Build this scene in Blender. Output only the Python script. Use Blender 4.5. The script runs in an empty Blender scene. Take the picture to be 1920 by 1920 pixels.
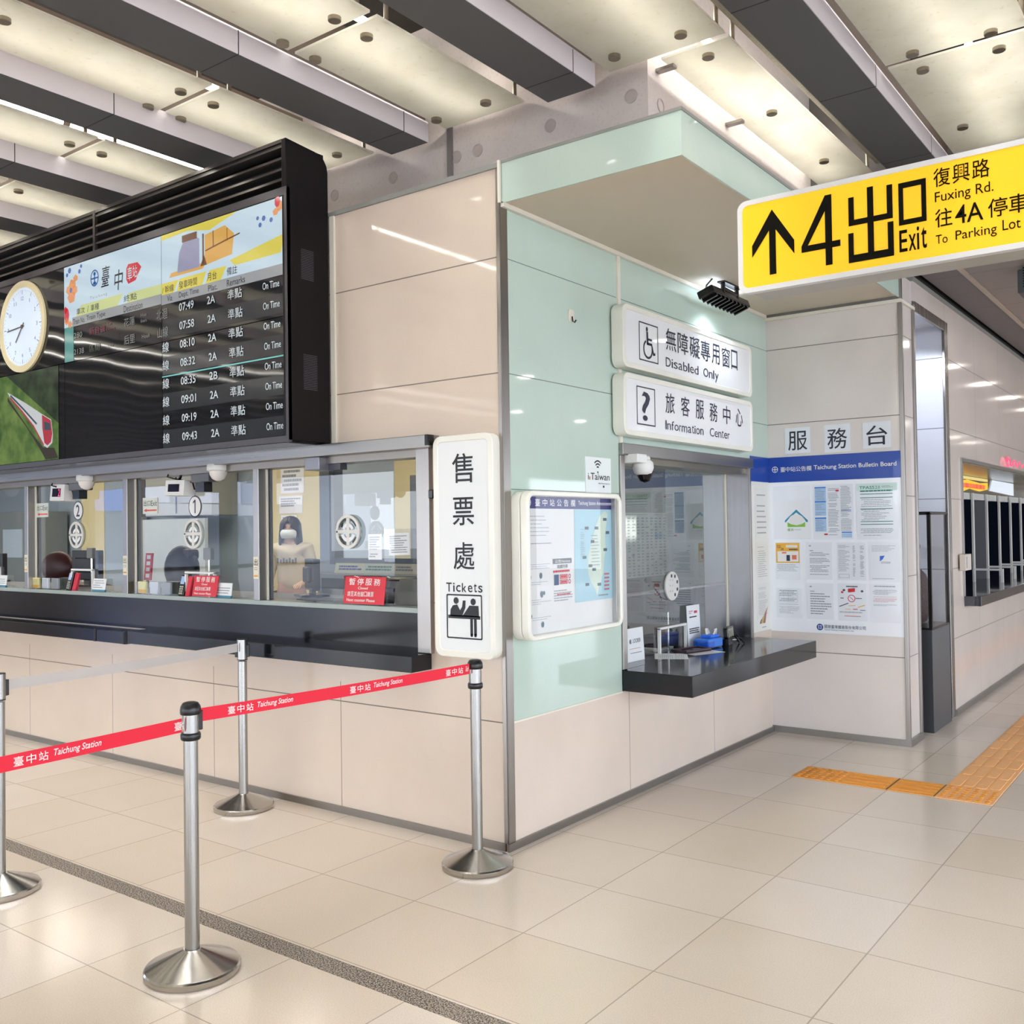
import bpy, math, random
from mathutils import Vector, Matrix
random.seed(7)
S = bpy.context.scene
COL = S.collection
PI = math.pi

# ------------------------------------------------------------------ camera
R_RIGHT = Vector((0.80088188, 0.59865188, -0.01428781))
R_DOWN = Vector((-0.02213106, 0.00574673, -0.99973856))
R_FWD = Vector((-0.59841326, 0.8009887, 0.01785125))
cam_d = bpy.data.cameras.new('camera')
cam_d.sensor_width = 36.0
cam_d.lens = 1819.0 / 1920.0 * 36.0
cam_d.clip_start = 0.05
cam_d.clip_end = 300
cam = bpy.data.objects.new('camera', cam_d)
COL.objects.link(cam)
m = Matrix((( R_RIGHT.x, -R_DOWN.x, -R_FWD.x, 2.74895),
            ( R_RIGHT.y, -R_DOWN.y, -R_FWD.y, -3.61689),
            ( R_RIGHT.z, -R_DOWN.z, -R_FWD.z, 1.5),
            (0, 0, 0, 1)))
cam.matrix_world = m
S.camera = cam

# ------------------------------------------------------------------ world, daylight, exposure
S.view_settings.view_transform = 'Standard'
S.view_settings.look = 'None'
S.view_settings.exposure = 0.0
S.view_settings.gamma = 1.0
S.view_settings.use_curve_mapping = False
w = bpy.data.worlds.new('daylight')
S.world = w
w.use_nodes = True
bg = w.node_tree.nodes['Background']
bg.inputs[0].default_value = (0.84, 0.91, 1.0, 1)
bg.inputs[1].default_value = 6.2
TUBE = 27.0        # ceiling tubes above the frosted glass
DOWN = 34.0         # downlights of the low ceiling
GAP_FILL = 8.0         # added fill lights, unseen, in the gaps between panes and beams
OFFICE = 6.0       # lamps inside the ticket office
sun_d = bpy.data.lights.new('sun', 'SUN')
sun_d.energy = 10.0
sun_d.angle = 0.02
sun = bpy.data.objects.new('sun', sun_d)
COL.objects.link(sun)
sun.rotation_euler = Vector((-0.55, -0.35, -0.76)).to_track_quat('-Z', 'Y').to_euler()

# ------------------------------------------------------------------ materials
def lin(h):
    if isinstance(h, str):
        h = h.lstrip('#')
        c = [int(h[i:i + 2], 16) / 255 for i in (0, 2, 4)]
    else:
        c = [x / 255 for x in h]
    return tuple((x / 12.92 if x <= 0.04045 else ((x + 0.055) / 1.055) ** 2.4) for x in c) + (1,)

MATS = {}
class NT:
    def __init__(s, name):
        s.m = bpy.data.materials.new(name)
        s.m.use_nodes = True
        s.t = s.m.node_tree
        s.b = s.t.nodes['Principled BSDF']
        s.out = s.t.nodes['Material Output']
    def n(s, typ, **kw):
        o = s.t.nodes.new(typ)
        for k, v in kw.items():
            if k.startswith('i'):
                o.inputs[int(k[1:])].default_value = v
            else:
                setattr(o, k, v)
        return o
    def l(s, a, b):
        s.t.links.new(a, b)
    def math(s, op, a, b=None):
        o = s.t.nodes.new('ShaderNodeMath')
        o.operation = op
        for i, x in enumerate((a, b)):
            if x is None:
                continue
            if isinstance(x, (int, float)):
                o.inputs[i].default_value = x
            else:
                s.l(x, o.inputs[i])
        return o.outputs[0]
    def mix(s, f, a, b):
        o = s.t.nodes.new('ShaderNodeMix')
        o.data_type = 'RGBA'
        for sock, x in ((o.inputs[0], f), (o.inputs[6], a), (o.inputs[7], b)):
            if isinstance(x, (int, float)):
                sock.default_value = x
            elif isinstance(x, tuple):
                sock.default_value = x
            else:
                s.l(x, sock)
        return o.outputs[2]
    def coord(s):
        o = s.t.nodes.new('ShaderNodeTexCoord')
        return o.outputs['Object']
    def noise(s, scale, detail=3, vec=None):
        o = s.t.nodes.new('ShaderNodeTexNoise')
        o.inputs['Scale'].default_value = scale
        o.inputs['Detail'].default_value = detail
        s.l(vec if vec is not None else s.coord(), o.inputs['Vector'])
        return o.outputs['Fac']
    def ramp(s, f, lo, hi):
        o = s.t.nodes.new('ShaderNodeMapRange')
        s.l(f, o.inputs[0])
        o.inputs[1].default_value = lo
        o.inputs[2].default_value = hi
        return o.outputs[0]

def pm(name, col, rough=0.5, metal=0.0, var=0.06, scale=6.0, coat=0.0, spec=0.5, emit=None, estr=0.0, bump=0.0, bscale=40):
    """plain surface with a slight procedural variation of its colour"""
    if name in MATS:
        return MATS[name]
    t = NT(name)
    c = lin(col)
    if var:
        d = tuple(x * (1 - var) for x in c[:3]) + (1,)
        u = tuple(min(1, x * (1 + var)) for x in c[:3]) + (1,)
        t.l(t.mix(t.noise(scale), d, u), t.b.inputs['Base Color'])
    else:
        t.b.inputs['Base Color'].default_value = c
    t.b.inputs['Roughness'].default_value = rough
    t.b.inputs['Metallic'].default_value = metal
    t.b.inputs['Specular IOR Level'].default_value = spec
    t.b.inputs['Coat Weight'].default_value = coat
    t.b.inputs['Coat Roughness'].default_value = 0.03
    if emit is not None:
        t.b.inputs['Emission Color'].default_value = lin(emit)
        t.b.inputs['Emission Strength'].default_value = estr
    if bump:
        bn = t.n('ShaderNodeBump')
        bn.inputs['Strength'].default_value = bump
        bn.inputs['Distance'].default_value = 0.01
        t.l(t.noise(bscale), bn.inputs['Height'])
        t.l(bn.outputs[0], t.b.inputs['Normal'])
    MATS[name] = t.m
    return t.m

def brushed(name, col, rough=0.28, axis=2, dark=0.88):
    """brushed stainless steel, fine streaks running along one axis"""
    if name in MATS:
        return MATS[name]
    t = NT(name)
    mp = t.n('ShaderNodeMapping')
    sc = [70, 70, 70]
    sc[axis] = 0.8
    mp.inputs['Scale'].default_value = sc
    t.l(t.coord(), mp.inputs['Vector'])
    nz = t.noise(1.0, 4, mp.outputs[0])
    c = lin(col)
    t.l(t.mix(nz, tuple(x * dark for x in c[:3]) + (1,), c), t.b.inputs['Base Color'])
    t.b.inputs['Metallic'].default_value = 1.0
    t.l(t.math('ADD', t.math('MULTIPLY', nz, 0.15), rough - 0.07), t.b.inputs['Roughness'])
    MATS[name] = t.m
    return t.m

def joint_mask(t, comp, period, off, wd):
    d = t.math('PINGPONG', t.math('SUBTRACT', comp, off), period / 2)
    return t.math('LESS_THAN', d, wd / 2)

def tile_wall(name, col, axis, period, off, zs, zlo=None, rough=0.12, jw=0.006, split=0.0):
    """polished stone cladding, joints at given heights, upright joints every period below 'split'"""
    if name in MATS:
        return MATS[name]
    t = NT(name)
    sep = t.n('ShaderNodeSeparateXYZ')
    t.l(t.coord(), sep.inputs[0])
    z = sep.outputs[2]
    mask = None
    for zz in zs:
        k = t.math('LESS_THAN', t.math('ABSOLUTE', t.math('SUBTRACT', z, zz)), jw / 2)
        mask = k if mask is None else t.math('MAXIMUM', mask, k)
    if period:
        v = joint_mask(t, sep.outputs[axis], period, off, jw * 0.8)
        if split:
            v = t.math('MULTIPLY', v, t.math('LESS_THAN', z, split))
        mask = t.math('MAXIMUM', mask, v)
    c = lin(col)
    n1 = t.ramp(t.noise(2.2, 5), 0.3, 0.7)
    base = t.mix(n1, tuple(x * 0.95 for x in c[:3]) + (1,), tuple(min(1, x * 1.03) for x in c[:3]) + (1,))
    n2 = t.ramp(t.noise(120, 2), 0.35, 0.65)
    base = t.mix(t.math('MULTIPLY', n2, 0.05), base, (0.35, 0.28, 0.22, 1))
    base = t.mix(mask, base, tuple(x * 0.28 for x in c[:3]) + (1,))
    t.l(base, t.b.inputs['Base Color'])
    t.l(t.math('ADD', t.math('MULTIPLY', mask, 0.5), rough), t.b.inputs['Roughness'])
    t.b.inputs['Specular IOR Level'].default_value = 0.5
    bn = t.n('ShaderNodeBump')
    bn.invert = True
    bn.inputs['Strength'].default_value = 0.5
    bn.inputs['Distance'].default_value = 0.004
    t.l(mask, bn.inputs['Height'])
    t.l(bn.outputs[0], t.b.inputs['Normal'])
    MATS[name] = t.m
    return t.m

def glass(name, tint=(1, 1, 1, 1), strength=1.0, rough=0.0):
    """thin clear pane: transparent with a mirror reflection that grows at grazing angles"""
    if name in MATS:
        return MATS[name]
    t = NT(name)
    t.t.nodes.remove(t.b)
    tr = t.n('ShaderNodeBsdfTransparent')
    tr.inputs[0].default_value = tint
    gl = t.n('ShaderNodeBsdfGlossy')
    gl.inputs['Roughness'].default_value = rough
    ge = t.n('ShaderNodeNewGeometry')
    dp = t.n('ShaderNodeVectorMath', operation='DOT_PRODUCT')
    t.l(ge.outputs['Incoming'], dp.inputs[0]); t.l(ge.outputs['Normal'], dp.inputs[1])
    fz = t.math('POWER', t.math('SUBTRACT', 1.0, t.math('MINIMUM', t.math('ABSOLUTE', dp.outputs['Value']), 1.0)), 5.0)
    fz = t.math('ADD', t.math('MULTIPLY', fz, 0.92), 0.075)
    mx = t.n('ShaderNodeMixShader')
    t.l(t.math('MINIMUM', t.math('MULTIPLY', fz, strength), 1.0), mx.inputs[0])
    t.l(tr.outputs[0], mx.inputs[1])
    t.l(gl.outputs[0], mx.inputs[2])
    t.l(mx.outputs[0], t.out.inputs[0])
    MATS[name] = t.m
    return t.m

def emit(name, col, strength=1.0):
    """a lit screen, lamp or backlit print"""
    if name in MATS:
        return MATS[name]
    t = NT(name)
    t.b.inputs['Base Color'].default_value = (0.02, 0.02, 0.02, 1)
    t.b.inputs['Roughness'].default_value = 0.1
    t.b.inputs['Emission Color'].default_value = lin(col)
    t.b.inputs['Emission Strength'].default_value = strength
    MATS[name] = t.m
    return t.m

# ------------------------------------------------------------------ geometry helpers
def FA(y=0.0):            # a plane that faces -Y : u = x, v = z
    return lambda u, v, n: (u, y - n, v)
def FB(x=0.0):            # a plane that faces +X : u = y, v = z
    return lambda u, v, n: (x + n, u, v)
def FF(z=0.0):            # a plane that faces up : u = x, v = y
    return lambda u, v, n: (u, v, z + n)
def FG(o, u, v):          # any plane
    o = Vector(o); u = Vector(u).normalized(); v = Vector(v).normalized(); nn = u.cross(v)
    return lambda a, b, c: tuple(o + u * a + v * b + nn * c)

_txt = bpy.data.curves.new('t', 'FONT')
_txo = bpy.data.objects.new('t', _txt)
_cache = {}
def glyphs(s, bold):
    k = (s, bold)
    if k in _cache:
        return _cache[k]
    if _txo.name not in COL.objects:
        COL.objects.link(_txo)
    _txt.body = s
    _txt.offset = bold
    _txt.resolution_u = 3
    dg = bpy.context.evaluated_depsgraph_get()
    dg.update()
    me = bpy.data.meshes.new_from_object(_txo.evaluated_get(dg))
    vs = [(v.co.x, v.co.y) for v in me.vertices]
    fs = [tuple(p.vertices) for p in me.polygons]
    bpy.data.meshes.remove(me)
    _cache[k] = (vs, fs)
    return _cache[k]

def rrect(u0, u1, v0, v1, r, seg=5):
    out = []
    for cu, cv, a0 in ((u1 - r, v0 + r, -90), (u1 - r, v1 - r, 0), (u0 + r, v1 - r, 90), (u0 + r, v0 + r, 180)):
        for i in range(seg + 1):
            a = math.radians(a0 + 90 * i / seg)
            out.append((cu + r * math.cos(a), cv + r * math.sin(a)))
    return out

def ell(cu, cv, ru, rv, n=28, a0=0, a1=360):
    full = abs(a1 - a0) >= 360
    k = n if full else n + 1
    return [(cu + ru * math.cos(math.radians(a0 + (a1 - a0) * i / n)), cv + rv * math.sin(math.radians(a0 + (a1 - a0) * i / n))) for i in range(k)]

class MB:
    def __init__(s, fr=None):
        s.v = []; s.f = []; s.fr = fr or (lambda a, b, c: (a, b, c))
    def add(s, vs, fs):
        b = len(s.v)
        s.v += [s.fr(*p) for p in vs]
        s.f += [tuple(b + i for i in f) for f in fs]
        return s
    def box(s, a0, a1, b0, b1, c0, c1):
        vs = [(a, b, c) for c in (c0, c1) for b in (b0, b1) for a in (a0, a1)]
        return s.add(vs, [(0, 2, 3, 1), (4, 5, 7, 6), (0, 1, 5, 4), (2, 6, 7, 3), (0, 4, 6, 2), (1, 3, 7, 5)])
    def quad(s, a0, a1, b0, b1, c=0.0):
        return s.add([(a0, b0, c), (a1, b0, c), (a1, b1, c), (a0, b1, c)], [(0, 1, 2, 3)])
    def poly(s, pts, c0=0.0, c1=None):
        n = len(pts)
        if c1 is None:
            return s.add([(p[0], p[1], c0) for p in pts], [tuple(range(n))])
        vs = [(p[0], p[1], c0) for p in pts] + [(p[0], p[1], c1) for p in pts]
        fs = [tuple(range(n - 1, -1, -1)), tuple(range(n, 2 * n))]
        fs += [(i, (i + 1) % n, n + (i + 1) % n, n + i) for i in range(n)]
        return s.add(vs, fs)
    def ring(s, outer, inner, c0, c1=None):
        n = len(outer)
        if c1 is None:
            vs = [(p[0], p[1], c0) for p in outer] + [(p[0], p[1], c0) for p in inner]
            return s.add(vs, [(i, (i + 1) % n, n + (i + 1) % n, n + i) for i in range(n)])
        vs = []
        for L, c in ((outer, c0), (inner, c0), (outer, c1), (inner, c1)):
            vs += [(p[0], p[1], c) for p in L]
        fs = []
        for i in range(n):
            j = (i + 1) % n
            fs += [(i, n + i, n + j, j), (2 * n + i, 2 * n + j, 3 * n + j, 3 * n + i), (i, j, 2 * n + j, 2 * n + i), (n + i, 3 * n + i, 3 * n + j, n + j)]
        return s.add(vs, fs)
    def stroke(s, pts, wd, c):
        """flat polyline of a given width in the plane"""
        for (a, b), (p, q) in zip(pts, pts[1:]):
            d = math.hypot(p - a, q - b) or 1e-6
            x, y = (p - a) / d, (q - b) / d
            h = wd / 2
            a -= x * h * .6; b -= y * h * .6; p += x * h * .6; q += y * h * .6
            s.add([(a + y * h, b - x * h, c), (p + y * h, q - x * h, c), (p - y * h, q + x * h, c), (a - y * h, b + x * h, c)], [(0, 1, 2, 3)])
        return s
    def text(s, body, u0, u1, v0, v1, n=0.001, bold=0.0, slant=0.0):
        if any(ord(ch) > 0x2E80 for ch in body):
            bold = 0.0 if body == '準' else min(bold, 0.005)
        bold = min(bold, 0.010)
        vs, fs = glyphs(body, bold)
        if not vs:
            return s
        x0 = min(p[0] for p in vs); x1 = max(p[0] for p in vs)
        y0 = min(p[1] for p in vs); y1 = max(p[1] for p in vs)
        h = v1 - v0
        sx = (u1 - u0 - slant * h) / max(1e-6, x1 - x0); sy = h / max(1e-6, y1 - y0)
        return s.add([(u0 + (p[0] - x0) * sx + slant * (p[1] - y0) * sy, v0 + (p[1] - y0) * sy, n) for p in vs], fs)
    def tube(s, pts, r, seg=8, caps=True):
        pts = [Vector(p) for p in pts]
        rs = r if isinstance(r, (list, tuple)) else [r] * len(pts)
        vs = []; fs = []
        up = None
        for i, p in enumerate(pts):
            t = (pts[min(i + 1, len(pts) - 1)] - pts[max(i - 1, 0)]).normalized()
            if up is None:
                up = Vector((0, 0, 1)) if abs(t.z) < 0.9 else Vector((1, 0, 0))
            a = t.cross(up).normalized(); b = a.cross(t).normalized(); up = b
            for k in range(seg):
                q = p + (a * math.cos(2 * PI * k / seg) + b * math.sin(2 * PI * k / seg)) * rs[i]
                vs.append(tuple(q))
        for i in range(len(pts) - 1):
            for k in range(seg):
                k2 = (k + 1) % seg
                fs.append((i * seg + k, i * seg + k2, (i + 1) * seg + k2, (i + 1) * seg + k))
        if caps:
            fs.append(tuple(range(seg - 1, -1, -1)))
            fs.append(tuple((len(pts) - 1) * seg + k for k in range(seg)))
        return s.add(vs, fs)
    def lathe(s, cx, cy, prof, seg=32, axis=2):
        vs = []; fs = []
        for r, h in prof:
            for k in range(seg):
                a = 2 * PI * k / seg
                p = (cx + r * math.cos(a), cy + r * math.sin(a), h)
                if axis == 0: p = (h, cx + r * math.cos(a), cy + r * math.sin(a))
                if axis == 1: p = (cx + r * math.cos(a), h, cy + r * math.sin(a))
                vs.append(p)
        for i in range(len(prof) - 1):
            for k in range(seg):
                k2 = (k + 1) % seg
                f = (i * seg + k, i * seg + k2, (i + 1) * seg + k2, (i + 1) * seg + k)
                fs.append(f if axis != 1 else f[::-1])
        if prof[0][0] > 1e-4: fs.append(tuple(range(seg - 1, -1, -1)))
        if prof[-1][0] > 1e-4: fs.append(tuple((len(prof) - 1) * seg + k for k in range(seg)))
        return s.add(vs, fs)
    def ball(s, c, r, seg=16, rings=10, sx=1, sy=1, sz=1):
        vs = []; fs = []
        for i in range(rings + 1):
            t = PI * i / rings
            for k in range(seg):
                a = 2 * PI * k / seg
                vs.append((c[0] + r * sx * math.sin(t) * math.cos(a), c[1] + r * sy * math.sin(t) * math.sin(a), c[2] + r * sz * math.cos(t)))
        for i in range(rings):
            for k in range(seg):
                k2 = (k + 1) % seg
                fs.append((i * seg + k, (i + 1) * seg + k, (i + 1) * seg + k2, i * seg + k2))
        return s.add(vs, fs)
    def build(s, name, mat, parent=None, smooth=0, bevel=0.0, label=None):
        off = Vector((0, 0, 0))
        p = parent
        while p is not None:
            off += p.location
            p = p.parent
        me = bpy.data.meshes.new(name)
        me.from_pydata([tuple(Vector(v) - off) for v in s.v], [], s.f)
        me.materials.append(mat)
        me.validate()
        if smooth:
            me.polygons.foreach_set('use_smooth', [True] * len(me.polygons))
            me.set_sharp_from_angle(angle=math.radians(smooth))
        me.update()
        o = bpy.data.objects.new(name, me)
        COL.objects.link(o)
        if parent is not None:
            o.parent = parent
        if bevel:
            b = o.modifiers.new('edge', 'BEVEL')
            b.width = bevel
            b.segments = 2
            b.limit_method = 'ANGLE'
        if label:
            o['label'] = label
        return o

def tag(o, label, cat, group=None):
    o['label'] = label
    o['category'] = cat
    if group:
        o['group'] = group
    return o
def thing(name, label, cat, loc=(0, 0, 0), group=None):
    o = bpy.data.objects.new(name, None)
    COL.objects.link(o)
    o.location = loc
    o.empty_display_size = 0.1
    return tag(o, label, cat, group)
def struct(o):
    o['kind'] = 'structure'
    return o
def sgroup(name, loc=(0, 0, 0)):
    o = bpy.data.objects.new(name, None)
    COL.objects.link(o)
    o.location = loc
    return struct(o)
def dup(o, loc, label, group=None):
    c = o.copy(); COL.objects.link(c); c.location = loc
    c['label'] = label
    if group: c['group'] = group
    for ch in list(o.children):
        d = ch.copy(); COL.objects.link(d); d.parent = c
        for g in list(ch.children):
            e = g.copy(); COL.objects.link(e); e.parent = d
    return c
def printed(mb, u0, u1, v0, v1, rows, n=0.0012, fill=0.55, indent=0.2):
    """rows of tiny illegible print"""
    h = (v1 - v0) / rows
    for i in range(rows):
        if random.random() < 0.1:
            continue
        v = v1 - (i + 0.5) * h
        a = u0 + (random.random() < indent) * (u1 - u0) * 0.08
        b = u1 - random.random() ** 2 * (u1 - u0) * 0.45
        x = a
        while x < b:
            L = (u1 - u0) * random.uniform(0.04, 0.16)
            mb.quad(x, min(x + L, b), v - h * fill / 2, v + h * fill / 2, n)
            x += L + (u1 - u0) * 0.012
    return mb
# ------------------------------------------------------------------ shared materials
STEEL = brushed('stainless_upright', '#a19c98', 0.30, 2)
STEELX = brushed('stainless_along', '#9a9794', 0.30, 0)
STEELY = brushed('stainless_cross', '#9a9794', 0.30, 1)
CHROME = pm('polished_stainless', '#dcd9d4', 0.16, 1.0, 0.03)
ZS = [0.595, 1.142, 1.69, 2.238, 2.785]
TILE_A = tile_wall('stone_tile_ticket_wall', '#d9c9ba', 0, 1.1025, -0.0125, ZS, split=0.7)
TILE_AU = tile_wall('stone_tile_upper', '#d9c9ba', 0, 1.1025, -0.0125, ZS, split=-1, rough=0.05)
TILE_B = tile_wall('stone_tile_information_wall', '#dfd0c3', 1, 1.0925, 0.0405, ZS, split=0.7)
TILE_C = tile_wall('stone_tile_column', '#e2dad5', 0, 0, 0, ZS, rough=0.1)
TILE_D = tile_wall('stone_tile_passage', '#e4d8d1', 1, 1.05, 4.42, ZS, rough=0.09, split=9)
MINT = tile_wall('mint_back_painted_glass', '#c3d6cb', 1, 0, 0, ZS[1:], rough=0.04, jw=0.004)
CREAM = pm('cream_trim', '#e6e0d2', 0.35)
CREAMF = pm('cream_sign_frame', '#efede2', 0.3, coat=0.3)
BLACKG = pm('black_granite', '#131419', 0.12, 0.0, 0.35, 260, spec=0.4)
BLACKM = pm('black_metal', '#0d0c0f', 0.22, 0.0, 0.1, spec=0.5)
WHITE = pm('white_plastic', '#e9e8e6', 0.35)
PAPER = pm('white_paper', '#eceef1', 0.7, var=0.02)
INK = pm('black_ink', '#191a20', 0.5, var=0)
GREYINK = pm('grey_print', '#959ba4', 0.7, var=0)
BLUEINK = pm('blue_print', '#0f3f9c', 0.5, var=0.02)
REDINK = pm('red_print', '#c8323a', 0.5, var=0)
TEALINK = pm('green_print', '#2f7f76', 0.5, var=0)
YELINK = pm('amber_print', '#eab23c', 0.5, var=0)
SKYINK = pm('pale_blue_print', '#a9c8ea', 0.6, var=0)
CLEAR = glass('clear_glass')
MIRRORY = glass('reflective_glass', (0.85, 0.88, 0.86, 1), 2.4)

# ------------------------------------------------------------------ floor
t = NT('terrazzo_floor')
co = t.coord()
sep = t.n('ShaderNodeSeparateXYZ'); t.l(co, sep.inputs[0])
jx = joint_mask(t, sep.outputs[0], 0.545, 0.045, 0.005)
jy = joint_mask(t, sep.outputs[1], 0.5435, -0.695, 0.005)
mask = t.math('MAXIMUM', jx, jy)
cx = t.math('FLOOR', t.math('DIVIDE', t.math('SUBTRACT', sep.outputs[0], 0.045), 0.545))
cy = t.math('FLOOR', t.math('DIVIDE', t.math('SUBTRACT', sep.outputs[1], -0.695), 0.5435))
cmb = t.n('ShaderNodeCombineXYZ'); t.l(cx, cmb.inputs[0]); t.l(cy, cmb.inputs[1])
wn = t.n('ShaderNodeTexWhiteNoise'); t.l(cmb.outputs[0], wn.inputs['Vector'])
base = t.mix(wn.outputs['Value'], lin('#dbcebf'), lin('#e4d9cf'))
spk = t.ramp(t.noise(230, 2), 0.42, 0.62)
base = t.mix(t.math('MULTIPLY', spk, 0.28), base, lin('#b5a48d'))
wear = t.ramp(t.noise(1.3, 4), 0.45, 0.75)
base = t.mix(t.math('MULTIPLY', wear, 0.16), base, lin('#bba98f'))
base = t.mix(t.math('MULTIPLY', mask, 0.48), base, lin('#6b5c4a'))
gm = t.math('MULTIPLY', t.math('GREATER_THAN', sep.outputs[1], -1.337), t.math('LESS_THAN', sep.outputs[1], -1.25))
gsp = t.ramp(t.noise(190, 4), 0.42, 0.58)
gcol = t.mix(gsp, lin('#38332f'), lin('#b3aa9e'))
base = t.mix(gm, base, gcol)
t.l(base, t.b.inputs['Base Color'])
t.l(t.math('ADD', t.math('MULTIPLY', t.noise(3.0, 3), 0.10), 0.115), t.b.inputs['Roughness'])
t.b.inputs['Specular IOR Level'].default_value = 0.6
FLOORM = t.m
struct(MB().box(-30, 12, -14, 27, -0.15, 0).build('floor', FLOORM))

# ------------------------------------------------------------------ wall with the ticket windows
b = MB()
b.box(-9.5, -0.012, 0, 0.10, 0, 0.89)
b.box(-0.449, -0.012, 0, 0.10, 0.89, 1.93)
wl = struct(b.build('wall_left', TILE_A))
MB().box(-9.5, -0.012, 0, 0.10, 1.93, 3.205).build('upper_cladding', TILE_AU, wl)
MB().box(-9.5, 0.0, -0.012, 0.12, 3.205, 3.228).build('top_ledge', pm('grey_ledge', '#8b8c87', 0.4), wl)
MB().box(-1.152, -1.118, -0.012, 0.0, 1.97, 3.205).build('side_channel', CREAM, wl)
struct(MB().box(-9.5, -0.01, -0.012, 0.0, 0, 0.036).build('baseboard_left', STEELX))
# polished corner post
b = MB()
b.box(-0.02, 0.006, -0.006, 0.0, 0.036, 3.21)
b.box(0.0, 0.006, -0.006, 0.05, 0.036, 3.04)
struct(b.build('trim_1', STEEL, bevel=0.002))
struct(MB().box(0.0, 0.012, -0.016, -0.004, 3.035, 3.235).build('trim_2', CREAM))

# ------------------------------------------------------------------ wall with the information window
b = MB()
b.box(-0.012, 0, 0.0, 3.216, 0, 0.592)
b.box(-0.012, 0, 2.862, 3.216, 0.592, 0.74)
wc = struct(b.build('wall_center', TILE_B))
b = MB()
b.box(-0.012, 0, 0.0, 1.06, 0.592, 3.20)
b.box(-0.012, 0, 1.06, 3.216, 1.972, 3.20)
b.box(-0.012, 0, 2.862, 3.216, 0.74, 1.972)
b.build('mint_panel', MINT, wc, label='pale mint glass panels')
MB().box(0, 0.012, 1.062, 1.092, 1.972, 3.03).build('panel_trim', CREAM, wc)
MB().box(0, 0.004, 0.05, 1.06, 0.587, 0.596).build('lower_joint', CREAM, wc)
struct(MB().box(0.0, 0.012, -0.01, 3.2, 0, 0.036).build('baseboard_center', STEELY))

# ------------------------------------------------------------------ column with the bulletin board
b = MB()
b.box(0.0, 0.948, 3.216, 3.52, 0.0, 3.20)
wb = struct(b.build('wall_back', TILE_C))
MB().box(0.935, 0.962, 3.206, 3.236, 0.036, 3.2).build('corner_post', STEEL, wb, bevel=0.003)
MB().box(0.935, 0.964, 3.50, 3.54, 0.0, 3.04).build('edge_post', STEEL, wb, bevel=0.003)
b = MB()
b.box(0.0, 0.97, 3.204, 3.216, 0, 0.045)
b.box(0.948, 0.97, 3.216, 3.53, 0, 0.045)
struct(b.build('baseboard_back', STEELX))

# ------------------------------------------------------------------ canopy over the information window
b = MB(); b.box(0.0, 0.94, 0.008, 3.205, 3.04, 3.05)
cano = struct(b.build('canopy', pm('warm_grey_soffit', '#cfc4b2', 0.55, var=0.02)))
b = MB()
b.box(0.0, 0.948, 0.0, 0.008, 3.035, 3.222)
b.box(0.94, 0.948, 0.008, 3.205, 3.035, 3.222)
b.build('fascia', MINT, cano, label='pale mint glass fascia')
MB().box(0.0, 0.952, -0.004, 3.205, 3.222, 3.236).build('cap', pm('grey_ledge', '#8b8c87', 0.4), cano)
MB().box(0.0, 0.022, 0.0, 3.20, 3.018, 3.04).build('edge_trim', CREAM, cano)
MB().box(0.0, 0.965, 3.19, 3.216, 3.0, 3.022).build('edge_trim', CREAM, cano)
MB().box(0.949, 0.966, 3.216, 3.54, 3.0, 3.022).build('edge_trim', CREAM, cano)
MB().box(0.0, 0.94, 3.18, 3.205, 3.022, 3.04).build('edge_trim', pm('grey_gap', '#6f6c68', 0.6), cano)

# ------------------------------------------------------------------ passage wall on the far right, with its niche
b = MB()
b.box(0.86, 0.96, 4.50, 4.90, 0, 3.205)
b.box(0.86, 0.96, 4.90, 27, 0, 0.82)
b.box(0.86, 0.96, 4.90, 27, 2.0, 3.205)
b.box(0.86, 0.96, 3.52, 4.50, 3.065, 3.205)
b.box(0.86, 0.96, 14, 27, 0.82, 2.0)
wr = struct(b.build('wall_right', TILE_D))
b = MB()
b.box(0.945, 0.966, 4.395, 4.50, 0.0, 3.065)
b.box(0.945, 0.966, 3.54, 4.395, 2.99, 3.065)
b.build('niche_frame', brushed('stainless_dark', '#9a9794', 0.25, 2), wr, bevel=0.003)
MB().box(0.80, 0.968, 3.50, 27, 3.205, 3.235).build('top_ledge', pm('grey_ledge', '#8b8c87', 0.4), wr)
struct(MB().box(0.955, 0.975, 4.5, 27, 0, 0.045).build('baseboard_right', STEELY))
NICHE = tile_wall('pale_niche_cladding', '#dcdfe8', 0, 0, 0, ZS, rough=0.25)
b = MB()
b.box(0.15, 0.945, 4.40, 4.46, 0, 3.05)
b.box(0.10, 0.15, 3.52, 4.46, 0, 3.05)
b.box(0.10, 0.945, 3.52, 4.46, 3.03, 3.06)
struct(b.build('wall_niche', NICHE))

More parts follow.
